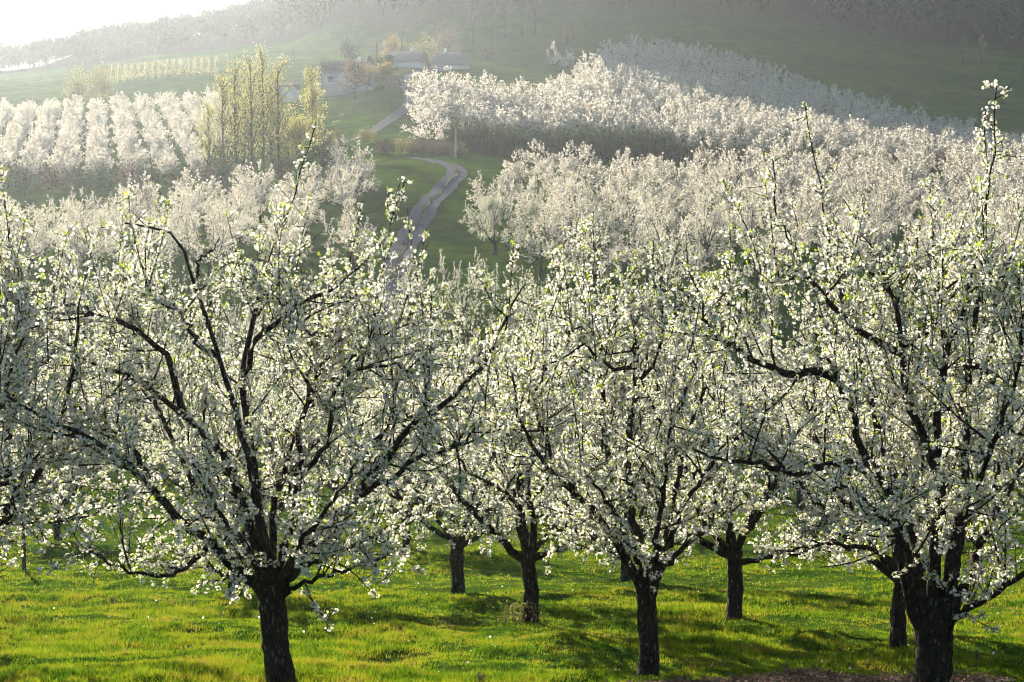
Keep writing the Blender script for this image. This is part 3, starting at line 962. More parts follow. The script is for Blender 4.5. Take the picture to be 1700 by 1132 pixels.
for oi, (nm, lab, grp, poly, sx, sy, head) in enumerate(ORCH):
    ca, sa = math.cos(RAD(head)), math.sin(RAD(head))
    for i in range(-90, 91):
        for j in range(-20, 140):
            u, v = i * sx, j * sy + 20
            x, y = u * ca + v * sa, -u * sa + v * ca
            jit = .26 if nm == "bright" else .9
            if rr.random() < .05: continue
            x += rr.uniform(-jit, jit); y += rr.uniform(-jit, jit)
            if y < 20: continue
            px = W0 / 2 + FPX * x / y
            if not in_poly(px, y, poly): continue
            if px < -120 - 9000 / y or px > 1820 + 9000 / y: continue
            if any((x - a) ** 2 + (y - b) ** 2 < 9 for a, b in taken): continue
            if 110 < y < 206 and abs(px - np.interp(y, [112, 130, 150, 172, 187, 200], [640, 662, 697, 738, 760, 715])) < 55: continue
            cand.append((y, x, y, oi))
cand.sort()
N_IND = 285
far_parts = []
far_rng = np.random.default_rng(3)
for k, (_, x, y, oi) in enumerate(cand):
    z = h1(x, y) - .05
    rz, sc = rr.uniform(0, 6.28), rr.uniform(.84, 1.16)
    if ORCH[oi][0] == "upper" and W0 / 2 + FPX * x / y < 1000: sc *= 1.25
    if ORCH[oi][0] == 'right': sc *= 1.1
    if ORCH[oi][0] == 'bright': sc *= rr.uniform(.68, .84)
    if k < N_IND:
        src = (mid1 if y < 118 else mid2)
        s = src[k % len(src)]
        if s["_used"] == 0:
            r = s; s["_used"] = 1
            r.location = (x, y, z); r.rotation_euler = (0, 0, rz); r.scale = (sc,) * 3
        else:
            r = copy_tree(s, (x, y, z), rz, sc)
        tag(r, ORCH[oi][1], "tree", ORCH[oi][2])
    else:
        far_parts.append((x, y, z, rz, sc, oi))
for r in mid1 + mid2:
    if "_used" in r: del r["_used"]
for o in bpy.data.objects:
    if "_used" in o: del o["_used"]

def far_arrays(T, keep_p, keep_l, grow_p, rng):
    V, F = T['blossom']; n = len(F)
    q = V.reshape(n, 4, 3)
    sel = rng.permutation(n)[:keep_p]
    q = q[sel]; c = q.mean(1, keepdims=True); q = c + (q - c) * grow_p
    V2, F2 = T['leaf']; m = len(F2)
    l = V2.reshape(m, 4, 3)[rng.permutation(m)[:keep_l]]
    c = l.mean(1, keepdims=True); l = c + (l - c) * grow_p
    return q.reshape(-1, 3), l.reshape(-1, 3), T['trunk'][0], T['trunk'][1], T['wood'][0]
FAR_HI = [far_arrays(T, 1500, 90, 1.8, far_rng) for T in MIDT]
FAR_LO = [far_arrays(T, 600, 40, 2.7, far_rng) for T in MIDT]
def far_mesh(A, wood):
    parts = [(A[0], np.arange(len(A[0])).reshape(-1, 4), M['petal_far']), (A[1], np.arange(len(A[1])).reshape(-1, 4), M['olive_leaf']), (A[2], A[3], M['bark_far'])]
    if wood:
        parts.append((*A[4], M['bark_far']))
    return mesh_of("far_tree", parts)
srcs = [far_mesh(A, True) for A in FAR_HI] + [far_mesh(A, False) for A in FAR_LO]
fp = np.array([p[:5] for p in far_parts])
fidx = [(k % 4) + (0 if p[1] < 225 else 4) for k, p in enumerate(far_parts)]
fo = scatter("far_orchard", fp[:, :3], fp[:, 3], fp[:, 4], fidx, srcs)
tag(fo, "far off massed rows of pale blossoming orchard trees covering the hillsides", "orchard")
print("trees", len(cand), "far", len(far_parts))

# ------------------------------------------------------------------ other trees and shrubs
def leafy(rng, h, w, trunk_h, n, size, leaf, shape='round', bark='bark_far', nbr=10, clump=.22, r=.12, thin=1.0):
    """tree of another kind: trunk, ascending branches and leaf tufts along them"""
    P = np.array([(0, 0, -.2), (rng.normal() * .05 * h * .1, 0, h * .4), (0, rng.normal() * .02 * h, h * (.96 if shape in ('poplar', 'cone') else .7))])
    tp, _ = smooth_path(P, 7)
    V, F = tubes(tp[None], (r * np.linspace(1.1, .15, 7))[None], 6)
    br = []
    for i in range(nbr):
        t = rng.uniform(trunk_h / h, .95)
        p0 = np.array((0, 0, t * h * .92)) if shape in ('poplar', 'cone') else np.array((0, 0, rng.uniform(trunk_h, max(trunk_h + .01, h * .65))))
        az = rng.uniform(0, 6.283)
        if shape == 'poplar':
            L = h * .46 * rng.uniform(.5, 1.2) * (1.12 - t); inc = RAD(rng.uniform(14, 42)); L = max(L, .14 * h)
        elif shape == 'cone':
            L = w * .55 * (1.05 - t); inc = RAD(rng.uniform(75, 105))
        elif shape == 'vase':
            L = h * .6 * rng.uniform(.6, 1); inc = RAD(rng.uniform(10, 45))
        else:
            L = w * .55 * rng.uniform(.55, 1.05); inc = RAD(rng.uniform(15, 85))
        d = np.array((math.sin(inc) * math.cos(az), math.sin(inc) * math.sin(az), math.cos(inc)))
        b = grow(rng, p0, d, L, .05 if shape != 'cone' else -.02, .12, L / 6)
        b, _ = resample(b, 5)
        br.append(b)
    B = np.array(br)
    V2, F2 = tubes(B, (r * .35) * np.linspace(1, .25, 5)[None] * np.ones((nbr, 1)), 3)
    ix = rng.integers(0, nbr, n)
    c, tan = along(B, ix, rng.uniform(.1, 1.05, n) ** .7)
    c = c + rng.normal(size=c.shape) * clump * np.array((1, 1, .9)) * w * .25
    d = norm(rng.normal(size=c.shape) + np.array((0, 0, .6)))
    V3, F3 = kites(c, d, size * rng.uniform(.6, 1.4, n), size * thin * rng.uniform(.4, .8, n), rng)
    return [(V, F, M[bark]), (V2, F2, M[bark])], [(V3, F3, M[leaf])]

def plant(name, px, d, label, cat="tree", group=None, seed=0, crown="crown", sink=.1, **k):
    rng = np.random.default_rng(seed * 101 + int(px + 500) * 13)
    wood, cr = leafy(rng, **k)
    loc = ground_at(px, d); loc[2] -= sink
    root = bpy.data.objects.new(name, None)
    COL.objects.link(root)
    root.location = loc
    tag(root, label, cat, group)
    link("trunk" if cat == "tree" else "stem", mesh_of("trunk", wood), root)
    link(crown, mesh_of("crown", cr), root, kind="stuff")
    return root

# tall yellow-green poplars in front of the bright rows
pop = [(374, 214, 16.0, "outermost left tall yellow green poplar of the clump"), (394, 216, 18.2, "tall thin poplar with many upright twigs second in the clump"),
       (420, 213, 18.0, "tall yellow poplar with pale twin stems in the clump's middle"), (440, 217, 19.0, "tallest yellow green poplar of the clump"),
       (464, 214, 17.0, "tall poplar at the clump's right with a dark nest near its top"), (410, 219, 13.5, "shorter poplar tucked behind the middle of the clump"), (452, 220, 14.5, "poplar filling the gap left of the one with a nest"), (350, 219, 11.5, "slender bare looking poplar just left of the tall clump")]
for i, (px, d, h, lab) in enumerate(pop):
    plant("poplar_tree", px, d, lab, "tree", "poplars in a clump on the left slope", seed=i, h=h, w=4.8, trunk_h=1.6, n=1500, size=.24, leaf='poplar_leaf', shape='poplar', nbr=64, clump=.42, r=.15, thin=.9)
plant("poplar_tree", 500, 222, "shorter yellow poplar in front of the pale blue shed", "tree", None, seed=9, h=9.5, w=5, trunk_h=1.5, n=2400, size=.26, leaf='poplar_leaf', shape='round', nbr=30, r=.12)
plant("poplar_tree", 521, 226, "dense yellow green tree with a small white box shining beside it", "tree", None, seed=10, h=14.0, w=3.6, trunk_h=1.5, n=3200, size=.27, leaf='poplar_leaf', shape='poplar', nbr=80, r=.14)
plant("poplar_tree", 480, 226, "low yellowish tree between the tall poplars and the dense yellow tree", "tree", None, seed=11, h=8.0, w=5.5, trunk_h=1.0, n=2600, size=.28, leaf='olive_leaf', shape='round', nbr=30, r=.12)
for px, d, h in ((1592, 500, 9.5), (1622, 498, 11.0)):
    plant("poplar_tree", px, d, "faint pale poplar at the forest edge, " + ("left" if px < 1600 else "right") + " and " + ("shorter" if px < 1600 else "taller") + " of the pair far right", "tree", None, seed=px, h=h, w=3.0, trunk_h=1, n=700, size=.5, leaf='olive_leaf', shape='poplar', nbr=30, r=.12)
# added dark shrubs standing in for shade on the bank under the bright rows
for i in range(15):
    px = -40 + i * 42
    plant("shade_band_shrub", px + rr.uniform(-8, 8), 207 + rr.uniform(-1.5, 2.5) + (6 if px > 430 else 0), "added dark shrub standing in for the shaded bank below the bright blossoming rows", "shrub", "added shrubs for the shaded band below the bright rows",
          seed=i, h=3.4 + rr.uniform(-.4, .7), w=5.0, trunk_h=.15, n=700, size=.34, leaf='dark_leaf' if i % 3 else 'brown_twig', shape='round', nbr=26, clump=.3, r=.06, crown="foliage")
# olive bushes on the bank above the road bend
for i, (px, d, h, w, lf, lab) in enumerate([
        (566, 236, 3.4, 3.4, 'olive_leaf', "olive bush on the bank left of the road bend"),
        (545, 244, 3.0, 3.6, 'brown_twig', "brown twiggy bush beside the olive bush on the bank"),
        (610, 236, 1.6, 3.6, 'olive_leaf', "low yellowish scrub on the bank above the road bend"),
        (668, 214, 1.3, 3.8, 'olive_leaf', "low scrub along the top edge of the lower meadow"),
        (640, 214, 1.2, 3.5, 'brown_twig', "low brown scrub left of the bend in the track"),
        (765, 214, 2.0, 2.0, 'olive_leaf', "small yellow green bush at the foot of the pale post"),
        (855, 232, 1.2, 1.6, 'petal_far', "tiny pale flowering bush in front of the dark thicket"),
        (135, 372, 8.0, 10.0, 'olive_leaf', "large rounded olive yellow bush beyond the bright rows"),
        (175, 380, 9.0, 9.0, 'olive_leaf', "grey green bush right of the large olive bush"),
        (575, 345, 3.6, 9.0, 'dark_leaf', "dark bush overhanging the slate roof"),
        (548, 350, 3.2, 9.0, 'dark_leaf', "dark bush at the left end of the slate roof"),
        (985, 402, 4.0, 4.0, 'olive_leaf', "yellowish bush at the foot of the pink tree"),
        (810, 432, 3.6, 5.0, 'brown_twig', "brown shrub on the edge of the upper meadow"),
        (705, 425, 6.0, 9.0, 'olive_leaf', "pale yellow tree between the mauve roofs and the brown tree"),
        ]):
    plant("bush", px, d, lab, "bush", None, seed=i + 50, h=h, w=w, trunk_h=.15, n=700 if h < 6 else 1500, size=.26 if d < 260 else .5, leaf=lf, shape='round', nbr=24, clump=.3, r=.06, crown="foliage")
# trees round the farm
OTH = [
    ("bare_tree", 592, 312, 8.2, 8.0, 2.2, 'russet_twig', 'round', "round russet budding tree in front of the pale house"),
    ("budding_tree", 641, 316, 6.6, 5.6, 1.6, 'orange_leaf', 'round', "olive tree with an orange top beside the winding road"),
    ("budding_tree", 612, 322, 6.0, 5.0, 1.6, 'olive_leaf', 'round', "small greenish tree between the russet tree and the orange topped tree"),
    ("conifer_tree", 618, 334, 7.6, 6.4, .5, 'conifer', 'cone', "dark green conifer left of its twin beside the winding road"),
    ("conifer_tree", 648, 335, 7.4, 6.2, .5, 'conifer', 'cone', "dark green conifer standing nearest the mauve roofs"),
    ("conifer_tree", 634, 341, 7.0, 6.0, .5, 'conifer', 'cone', "small dark conifer wedged between its two taller neighbours"),
    ("bare_tree", 583, 405, 7.0, 7.5, 1.2, 'dark_leaf', 'round', "grey round tree on the meadow above the slate roof"),
    ("budding_tree", 655, 432, 7.0, 7.0, 1.0, 'orange_leaf', 'round', "bright orange budding tree behind the mauve roofs"),
    ("bare_tree", 740, 428, 9.5, 11.0, 1.0, 'russet_twig', 'round', "large rounded reddish brown tree behind the mauve roofs"),
    ("bare_tree", 786, 492, 17.0, 13.0, 4.0, 'brown_twig', 'vase', "bare forked tree, leftmost of the tall trees on the sunlit top meadow"),
    ("bare_tree", 815, 505, 17.0, 10.0, 5.0, 'brown_twig', 'vase', "bare leaning tree second along the sunlit top meadow"),
    ("bare_tree", 839, 505, 18.0, 9.0, 6.0, 'brown_twig', 'vase', "tall straight dark trunk in the middle of the sunlit top meadow"),
    ("bare_tree", 866, 508, 18.0, 9.0, 6.0, 'brown_twig', 'vase', "tall straight dark trunk fourth along the sunlit top meadow"),
    ("bare_tree", 888, 508, 18.0, 9.0, 6.0, 'brown_twig', 'vase', "tall dark trunk at the right end of the sunlit top meadow"),
    ("pink_tree", 928, 396, 8.5, 6.5, 1.0, 'petal_pink', 'round', "pale pink blossoming tree alone on the meadow above the orchard"),
    ("pink_tree", 946, 398, 6.0, 6.0, 1.0, 'petal_pink', 'round', "smaller pink blossoming tree touching the lone pink tree"),
    ("pink_tree", 718, 232, 6.6, 8.6, .8, 'petal_pink', 'round', "wide pinkish blossoming tree at the corner of the upper orchard beside the road"),
    ("pink_tree", 788, 233, 5.6, 5.4, .7, 'petal_far', 'round', "creamy blossoming tree right of the wide pinkish one"),
    ("pink_tree", 850, 240, 4.6, 6.0, .7, 'petal_far', 'round', "pale blossoming tree low in front of the dark thicket"),
    ("budding_tree", 940, 470, 7.0, 6.0, 1.0, 'olive_leaf', 'round', "yellow green tree lit at the foot of the dark forest"),
]
for i, (nm, px, d, h, w, th, lf, shp, lab) in enumerate(OTH):
    if lf.startswith('petal'):
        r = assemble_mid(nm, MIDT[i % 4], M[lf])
        r.location = ground_at(px, d) - np.array((0, 0, .9 if d < 260 else .2))
        r.rotation_euler = (0, 0, i * 1.3)
        r.scale = (w / 4.9, w / 4.9, h / 5.2)
        tag(r, lab, "tree")
        continue
    near_big = lf.startswith('petal')
    plant(nm, px, d, lab, "tree", None, seed=i + 200, h=h, w=w, trunk_h=th, n=8500 if near_big else 1700, size=(.30 if d < 260 else .42) if near_big else .42, leaf=lf, shape=shp, nbr=60 if shp == 'cone' else 44,
          clump=.20, r=.36 if shp == 'vase' else .2, thin=1.0)
sap = plant("sapling", 652, 262, "thin bare sapling on the verge of the upper road", "tree", None, seed=301, h=4.6, w=2.0, trunk_h=1.0, n=60, size=.25, leaf='brown_twig', shape='vase', nbr=12, r=.05)

# dark thicket of bare brush under the upper orchard
rng = np.random.default_rng(77)
def brush(name, px0, px1, d0, d1, hmax, n, mats, label):
    px = rng.uniform(px0, px1, n); d = rng.uniform(d0, d1, n)
    x = (px - W0 / 2) / FPX * d
    z = H(x, d)
    hh = hmax * rng.uniform(.4, 1.0, n)
    P0 = np.stack([x, d, z - .1], 1)
    dirn = norm(rng.normal(size=(n, 3)) * .28 + np.array((0, 0, 1)))
    k = np.linspace(0, 1, 4)
    P = P0[:, None] + dirn[:, None] * (k[None, :] * hh[:, None])[..., None] + rng.normal(size=(n, 4, 3)) * .12 * k[None, :, None]
    V, F = tubes(P, .035 * np.linspace(1, .3, 4)[None] * np.ones((n, 1)), 3)
    m = n * 6
    ix = rng.integers(0, n, m)
    c, t = along(P, ix, rng.uniform(.2, 1.0, m))
    V2, F2 = kites(c + rng.normal(size=c.shape) * .15, norm(t + rng.normal(size=c.shape) * .7), rng.uniform(.5, 1.1, m), .09, rng)
    o = link(name, mesh_of(name, [(V, F, M[mats[0]]), (V2, F2, M[mats[1]])]), kind="stuff")
    return tag(o, label, "thicket")
brush("thicket", 745, 1120, 227, 240, 4.9, 3400, ('bark_far', 'dark_leaf'), "dark thicket of bare brush under the lower edge of the upper orchard")
brush("thicket", 1120, 1750, 232, 242, 2.6, 2200, ('bark_far', 'brown_twig'), "thin line of dark brush between the two right hand orchards")
brush("scrub", 676, 760, 214, 228, 1.3, 500, ('bark_far', 'brown_twig'), "brown scrub on the bank below the wide pinkish tree")

# forest on the ridges
def forest():
    rng = np.random.default_rng(21)
    pts = []
    while len(pts) < 3000:
        px = rng.uniform(-500, 2300); d = rng.uniform(505, 900)
        lo = np.interp(px, FLO, FLV) + 3
        hi = np.interp(px, [-500, 60, 300, 400, 640, 900, 2300], [800, 720, 800, 800, 830, 780, 760])
        if lo < d < hi:
            pts.append((px, d))
    srcs = []
    for k in range(9):
        h = 12.0
        w = h * rng.uniform(.26, .42)
        n = 190
        u = norm(rng.normal(size=(n, 3))) * (rng.random((n, 1)) ** .4)
        c = np.array((0, 0, h * .60)) + u * np.array((w, w, h * .42)) * (1 + .25 * np.sin(u[:, :1] * 5 + k))
        V, F = kites(c, norm(rng.normal(size=(n, 3)) + np.array((0, 0, .9))), rng.uniform(.7, 1.9, n), rng.uniform(.35, .95, n), rng)
        V2, F2 = tubes(np.array([[(0, 0, -.8), (rng.normal() * .4, 0, h * .7)]]), np.array([[.24, .08]]), 4)
        br = np.array([grow(rng, (0, 0, h * rng.uniform(.3, .6)), norm(np.array((rng.normal(), rng.normal(), 1.2))), h * .4, .03, .1, h * .08)[:5] for _ in range(9)])
        V3, F3 = tubes(br, .07 * np.linspace(1, .4, 5)[None] * np.ones((9, 1)), 3)
        srcs.append(mesh_of("far_tree", [(V, F, M[('forest', 'forest', 'forest_green')[k % 3]]), (V2, F2, M['bark_far']), (V3, F3, M['bark_far'])]))
    xyz = np.array([((px - W0 / 2) / FPX * d, d, 0) for px, d in pts])
    xyz[:, 2] = H(xyz[:, 0], xyz[:, 1])
    hh = np.where(np.array([p[0] for p in pts]) < 480, rng.uniform(8, 12, len(pts)), rng.uniform(12, 19, len(pts))) / 12.0
    o = scatter("forest", xyz, rng.uniform(0, 6.28, len(pts)), hh, rng.integers(0, 9, len(pts)), srcs)
    tag(o, "hazy leafless forest covering the ridge behind the meadows", "forest")
forest()
for i, (px, d, h, w, lab) in enumerate([
        (78, 665, 7, 5, "lone dark tree standing up at the low left end of the ridge"),
        (281, 770, 13, 8, "thin forked tree rising above the ridge against the white sky"),
        (318, 772, 15, 9, "broader flat topped tree rising above the ridge against the white sky"),
        (432, 775, 14, 9, "tree on the ridge nearest the top of the photo")]):
    plant("ridge_tree", px, d, lab, "tree", None, seed=i + 400, h=h, w=w, trunk_h=4, n=500, size=.8, leaf='forest', shape='vase', nbr=24, r=.25)

# ------------------------------------------------------------------ houses
def box(x0, x1, y0, y1, z0, z1):
    V = np.array([(x0, y0, z0), (x1, y0, z0), (x1, y1, z0), (x0, y1, z0), (x0, y0, z1), (x1, y0, z1), (x1, y1, z1), (x0, y1, z1)], dtype=float)
    F = np.array([(0, 3, 2, 1), (4, 5, 6, 7), (0, 1, 5, 4), (1, 2, 6, 5), (2, 3, 7, 6), (3, 0, 4, 7)])
    return V, F

def gable_roof(L, Wd, z, rise, over=.4, th=.18, hip=0.0):
    x0, x1 = -L / 2 - over, L / 2 + over
    y0, y1 = -Wd / 2 - over, Wd / 2 + over
    V = np.array([(x0, y0, z), (x1, y0, z), (x1, y1, z), (x0, y1, z), (x0 + hip, 0, z + rise), (x1 - hip, 0, z + rise)], dtype=float)
    V2 = V + np.array((0, 0, th))
    F4 = np.array([(6, 7, 11, 10), (8, 9, 10, 11), (0, 4, 5, 1), (2, 5, 4, 3), (0, 1, 7, 6), (2, 3, 9, 8)])
    F3 = np.array([(9, 6, 10), (7, 8, 11), (0, 3, 4), (1, 5, 2), (0, 6, 9), (0, 9, 3), (1, 2, 8), (1, 8, 7)])
    VV = np.concatenate([V, V2])
    return [(VV, F4), (VV, F3)]

def house(name, px, d, L, Wd, wall_h, rise, wall, roof, label, rot=0.0, hip=0.0, windows=(), chimney=None, lift=0.0):
    loc = ground_at(px, d); loc[2] += lift
    root = bpy.data.objects.new(name, None); COL.objects.link(root)
    root.location = loc; root.rotation_euler = (0, 0, rot)
    tag(root, label, "house")
    parts = [(*box(-L / 2, L / 2, -Wd / 2, Wd / 2, -2.0, wall_h), M[wall])]
    if hip == 0:
        for s in (-1, 1):
            xx = s * (L / 2 - .003)
            V = np.array([(xx, -Wd / 2, wall_h), (xx, Wd / 2, wall_h), (xx, 0, wall_h + rise * .93)])
            parts.append((V, np.array([(0, 1, 2)]), M[wall]))
    link("wall", mesh_of("wall", parts), root)
    rf = link("roof", mesh_of("roof", [(V, F, M[roof]) for V, F in gable_roof(L, Wd, wall_h - .05, rise, hip=hip)]), root)
    if chimney is not None:
        link("chimney", mesh_of("chimney", [(*box(chimney - .35, chimney + .35, -.35, .35, wall_h + rise * .5, wall_h + rise + 1.0), M['wall_white'])]), rf)
    for wx, wz, ww, wh in windows:
        yf = -Wd / 2
        fr = link("window", mesh_of("window", [
            (*box(wx - ww / 2, wx + ww / 2, yf - .06, yf + .05, wz, wz + .1), M['wall_white']), (*box(wx - ww / 2, wx + ww / 2, yf - .06, yf + .05, wz + wh - .1, wz + wh), M['wall_white']),
            (*box(wx - ww / 2, wx - ww / 2 + .1, yf - .058, yf + .05, wz + .1, wz + wh - .1), M['dark_wood']), (*box(wx + ww / 2 - .1, wx + ww / 2, yf - .058, yf + .05, wz + .1, wz + wh - .1), M['dark_wood'])]), root)
        link("pane", mesh_of("pane", [(*box(wx - ww / 2 + .1, wx + ww / 2 - .1, yf - .03, yf + .04, wz + .1, wz + wh - .1), M['glass'])]), fr)
        link("sill", mesh_of("sill", [(*box(wx - ww / 2 - .15, wx + ww / 2 + .15, yf - .2, yf + .02, wz - .15, wz - .004), M['wall_white'])]), fr)
    return root
house("farmhouse", 582, 332, 10.6, 6.5, 3.9, 2.6, 'wall_pale', 'roof_slate', "long pale house with a slate roof and one dark window behind the russet tree", rot=-.03,
      windows=[(-3.6, 1.6, 1.2, 1.5), (0.5, 1.6, 1.2, 1.5), (3.2, 1.6, 1.2, 1.5)], chimney=2.2)
house("cottage", 676, 402, 9.5, 6.5, 1.7, 2.9, 'wall_pale', 'roof_mauve', "cottage with a mauve roof and pale gable next to the conifers", rot=RAD(-20), windows=[(-2.6, .45, .9, 1.0)], lift=-.9, chimney=1.5)
house("cottage", 746, 405, 10.0, 7.5, 1.2, 3.6, 'wall_pale', 'roof_mauve', "low cottage under a hipped mauve roof behind the upper orchard", rot=RAD(8), hip=2.4, windows=[(-2.0, .15, .8, .8)], lift=-.7, chimney=-.8)
house("shed", 484, 330, 3.2, 3.0, 2.9, .9, 'blue_paint', 'roof_slate', "pale blue shed glimpsed between the poplars")
b = house("shed", 526, 250, 1.15, 1.1, 1.5, .35, 'wall_white', 'wall_white', "tiny bright white hut beside the dense yellow green tree", lift=5.4)
b.location[2] = at(526, 159, 250)[2]
# the hut stands on a slender post frame
link("stand", mesh_of("stand", [(*box(sx * .45 - .06, sx * .45 + .06, sy * .42 - .06, sy * .42 + .06, h1(b.location[0], 250) - b.location[2] - .2, -1.99), M['grey_wood']) for sx in (-1, 1) for sy in (-1, 1)]), b)

# ------------------------------------------------------------------ posts, vine rows
def post(name, px, d, h, r, mat, label, arm=False):
    loc = ground_at(px, d)
    parts = []
    P = np.array([[(0, 0, -.3), (0.01, 0, h * .5), (.03, 0, h)]])
    V, F = tubes(P, np.array([[r * 1.1, r, r * .9]]), 8)
    parts.append((V, F, M[mat]))
    top = np.arange(16, 24)[None]
    parts[0] = (V, F, M[mat])
    parts.append((V[16:24], np.arange(8)[None], M[mat]))
    if arm:
        parts.append((*box(-.7, .7, -.06, .06, h - .5, h - .38), M[mat]))
    o = link(name, mesh_of(name, parts), loc=loc)
    return tag(o, label, "post")
post("wooden_post", 703, 127, 3.3, .09, 'grey_wood', "grey wooden post beside the track at the foot of the meadow")
post("wooden_post", 757, 212, 3.9, .11, 'vine_post', "pale post at the road bend below the wide pinkish tree")
post("utility_pole", 491, 440, 5.0, .16, 'dark_wood', "pole on the meadow crest right of the tall poplars")
post("utility_pole", 627, 385, 7.0, .22, 'dark_wood', "dark pole rising behind the conifers")
post("utility_pole", 669, 425, 8.0, .18, 'dark_wood', "pole behind the mauve roofed cottage beside the orange tree")
post("wooden_stake", 30, 39.0, 2.4, .055, 'dark_wood', "thin dark stake standing in the lawn at the left edge")

parts = []
for i in range(16):
    px = 190 + i * 11.5
    for k, d in enumerate(np.linspace(430, 520, 16)):
        x = (px + (k - 8) * .15 - W0 / 2) / FPX * d
        z = h1(x, d)
        parts.append((*box(x - .07, x + .07, d - .07, d + .07, z - .2, z + 1.7), M['vine_post']))
        c = np.array((x, d, z + 1.0)) + np.random.default_rng(i * 31 + k).normal(size=(10, 3)) * np.array((.18, 1.6, .3))
        V, F = kites(c, norm(np.random.default_rng(k).normal(size=(10, 3))), .7, .35, np.random.default_rng(k + 5))
        parts.append((V, F, M['olive_leaf']))
o = link("vines", mesh_of("vines", parts), kind="stuff")
tag(o, "pale rows of staked vines running up the far left meadow", "vineyard")

# ------------------------------------------------------------------ grass, petals, soil, weeds
def tuft_height(x, y):
    return np.clip(.55 + .55 * vnoise(x / .9, y / .9, 11) + .45 * vnoise(x / 3.1, y / 3.1, 12), .15, 1.5)

def soil_mask(x, y):
    px = W0 / 2 + FPX * x / y
    return ((px - 1290) / 330) ** 2 + ((y - 15.9) / .75) ** 2 + .7 * vnoise(x / .7, y / .7, 8) - .25

def grass():
    rng = np.random.default_rng(8)
    xs, ys, hs, ks = [], [], [], []
    for d0, d1, n, per in ((13.5, 18, 14000, 11), (18, 24, 15000, 10), (24, 33, 17000, 8), (33, 47, 15000, 6), (47, 72, 14000, 5)):
        y = np.sqrt(rng.uniform(d0 ** 2, d1 ** 2, n))
        x = rng.uniform(-.37, .37, n) * y
        th = tuft_height(x, y)
        keep = (rng.random(n) < np.clip(th * 1.6, .72, 1)) & ((soil_mask(x, y) > 1) | (rng.random(n) < .06))
        x, y, th = x[keep], y[keep], th[keep] * rng.uniform(.6, 1.4, keep.sum())
        rad = rng.uniform(.03, .10, len(x)) * (1 + (d0 - 13) * .02)
        ix = np.repeat(np.arange(len(x)), per)
        r = rad[ix] * rng.random(len(ix)) ** .6
        a = rng.uniform(0, 6.283, len(ix))
        xs.append(x[ix] + r * np.cos(a)); ys.append(y[ix] + r * np.sin(a))
        ks.append(np.stack([np.cos(a), np.sin(a)], 1) * (r / rad[ix])[:, None])
        hs.append(th[ix] * (1.1 - .5 * r / rad[ix]) * (1 + (d0 - 13) * .01))
    x = np.concatenate(xs); y = np.concatenate(ys); th = np.concatenate(hs); out = np.concatenate(ks)
    n = len(x)
    z = H(x, y)
    h = (.03 + .062 * th) * rng.uniform(.7, 1.3, n)
    w = .012 * rng.uniform(.7, 1.5, n) * np.clip(y / 20, .9, 2.4)
    a = rng.uniform(0, math.pi, n)
    lean = rng.normal(size=(n, 2)) * .3 + out * .5
    B = np.stack([x, y, z - .01], 1)
    off = np.stack([np.cos(a), np.sin(a), np.zeros(n)], 1) * w[:, None] * .5
    tip = B + np.stack([lean[:, 0] * h, lean[:, 1] * h, h], 1)
    V = np.stack([B - off, B + off, tip], 1).reshape(-1, 3)
    o = link("grass", mesh_of("grass", [(V, np.arange(n * 3).reshape(-1, 3), M['grass'])]), kind="stuff")
    tag(o, "sunlit yellow green grass with dark clumps under the orchard", "grass")
grass()

def fallen_petals():
    rng = np.random.default_rng(18)
    n = 650
    y = np.sqrt(rng.uniform(14 ** 2, 55 ** 2, n)); x = rng.uniform(-.36, .36, n) * y
    z = H(x, y) + rng.uniform(.02, .09, n)
    V, F = petals_quad(np.stack([x, y, z], 1), norm(rng.normal(size=(n, 3)) * .5 + np.array((0, -.3, 1))), rng.uniform(.02, .055, n), rng)
    o = link("fallen_petals", mesh_of("fallen_petals", [(V, F, M['petal'])]), kind="stuff")
    tag(o, "white petals and small daisies scattered in the grass", "petals")
fallen_petals()

def soil_patch():
    u = np.linspace(1000, 1700, 90); d = np.linspace(14.6, 17.2, 40)
    U, D = np.meshgrid(u, d)
    X = (U - W0 / 2) / FPX * D
    m = soil_mask(X, D)
    Z = H(X, D) + np.where(m < 1.15, .035, -.06) + .02 * vnoise(X * 9, D * 9, 4)
    V = np.stack([X, D, Z], -1).reshape(-1, 3)
    i, j = np.meshgrid(np.arange(39), np.arange(89), indexing='ij')
    F = np.stack([i * 90 + j, i * 90 + j + 1, (i + 1) * 90 + j + 1, (i + 1) * 90 + j], -1).reshape(-1, 4)
    ctr = m.ravel()[F].mean(1)
    link("bare_soil", mesh_of("bare_soil", [(V, F[ctr < 1.3], M['soil'])], True), kind="structure")
    rng = np.random.default_rng(5)
    n = 5000
    px = rng.uniform(1000, 1690, n); dd = rng.uniform(14.7, 17.1, n)
    x = (px - W0 / 2) / FPX * dd
    k = soil_mask(x, dd) < 1.1
    x, dd = x[k], dd[k]
    c = np.stack([x, dd, H(x, dd) + .05 + rng.uniform(0, .03, len(x))], 1)
    V, F = kites(c, norm(rng.normal(size=c.shape) * np.array((1, 1, .35))), rng.uniform(.03, .09, len(x)), rng.uniform(.012, .035, len(x)), rng)
    o = link("dry_litter", mesh_of("dry_litter", [(V, F, M['brown_twig'])]), kind="stuff")
    tag(o, "dry leaves and twigs lying on the bare brown soil", "litter")
soil_patch()

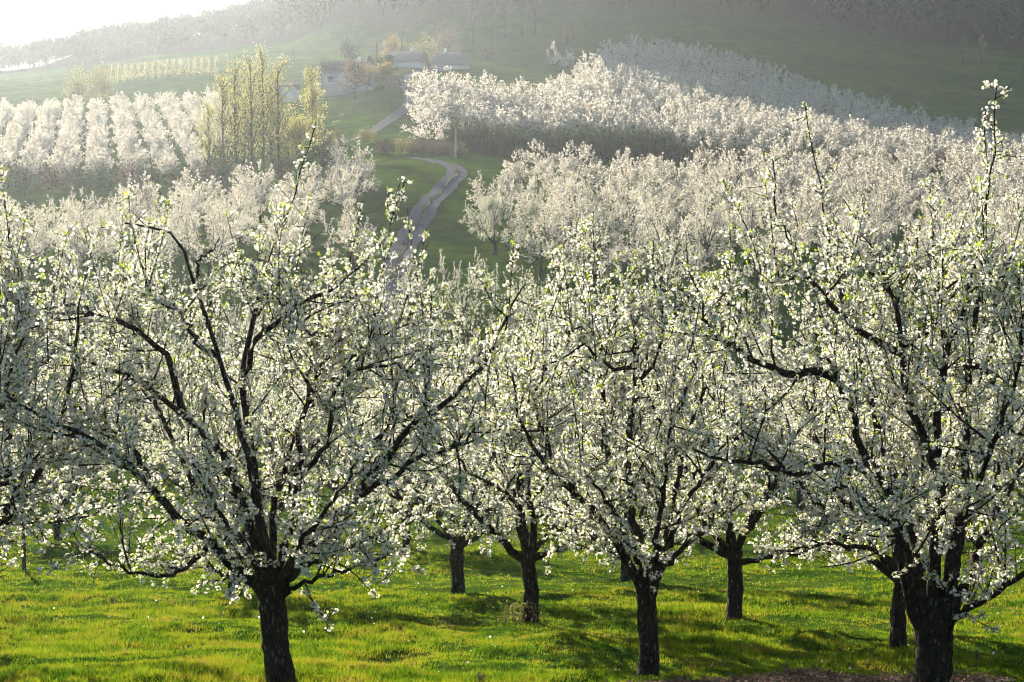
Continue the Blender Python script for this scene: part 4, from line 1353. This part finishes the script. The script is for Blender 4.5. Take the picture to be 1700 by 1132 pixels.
for i, (px, row_d, lab) in enumerate([(797, 16.6, "dead upright weed stalk in the front grass left of the slim trunk"), (1313, 17.8, "dry weed stalk standing above the bare soil"),
                                      (1634, 18.8, "thin dry weed right of the thickest trunk"), (178, 30.0, "short dark weed in the lawn left of the largest tree"),
                                      (663, 22.5, "small dead weed stalk in the lawn right of the largest tree")]):
    g_ = np.random.default_rng(i + 600)
    P = np.array([grow(g_, (0, 0, -.02), norm(np.array((g_.normal() * .15, g_.normal() * .1, 1))), .26, 0, .1, .05)[:4] for _ in range(4)])
    V, F = tubes(P, .006 * np.linspace(1, .5, 4)[None] * np.ones((4, 1)), 4)
    c, t = along(P, g_.integers(0, 4, 50), g_.uniform(.1, 1, 50))
    V2, F2 = kites(c, norm(t + g_.normal(size=c.shape)), .045, .016, g_)
    o = link("weed", mesh_of("weed", [(V, F, M['dark_wood']), (V2, F2, M['brown_twig'])]), loc=ground_at(px, row_d))
    tag(o, lab, "weed")
# yellowish suckers at the foot of the second row trunk
g_ = np.random.default_rng(650)
P = np.array([grow(g_, (g_.normal() * .22 - .12, g_.normal() * .1 - .15, -.02), norm(np.array((g_.normal() * .3, -.1, 1))), .5, .02, .1, .1)[:5] for _ in range(26)])
V, F = tubes(P, .006 * np.linspace(1, .4, 5)[None] * np.ones((26, 1)), 3)
c, t = along(P, g_.integers(0, 26, 420), g_.uniform(.2, 1, 420))
V2, F2 = kites(c, norm(t + g_.normal(size=c.shape)), .05, .024, g_)
o = link("sucker_shoots", mesh_of("sucker_shoots", [(V, F, M['dark_wood']), (V2, F2, M['olive_leaf'])]), loc=ground_at(876, 25.0), kind="thing")
tag(o, "yellow leafy sucker shoots round the foot of a dark trunk", "shoots")

# ------------------------------------------------------------------ haze
m, t = new_mat("haze_air")
pvn = N_(t, "ShaderNodeVolumePrincipled")
pvn.inputs["Color"].default_value = (.78, .88, 1.0, 1)
pvn.inputs["Density"].default_value = HAZE_DENSITY
pvn.inputs["Anisotropy"].default_value = HAZE_G
out = N_(t, "ShaderNodeOutputMaterial")
t.links.new(pvn.outputs[0], out.inputs["Volume"])
zmin, zmax = float(gz.min()), float(gz.max())
zt = max(zmax + 22, 30)
link("haze", mesh_of("haze", [(*box(-1750, 1750, -1750, 1750, zmin - 1.0, zt), m)]), kind="stuff")
print("terrain z", zmin, zmax)

_t = sum(sum(len(p.vertices) - 2 for p in me.polygons) for me in bpy.data.meshes)
print("TRIS", _t)
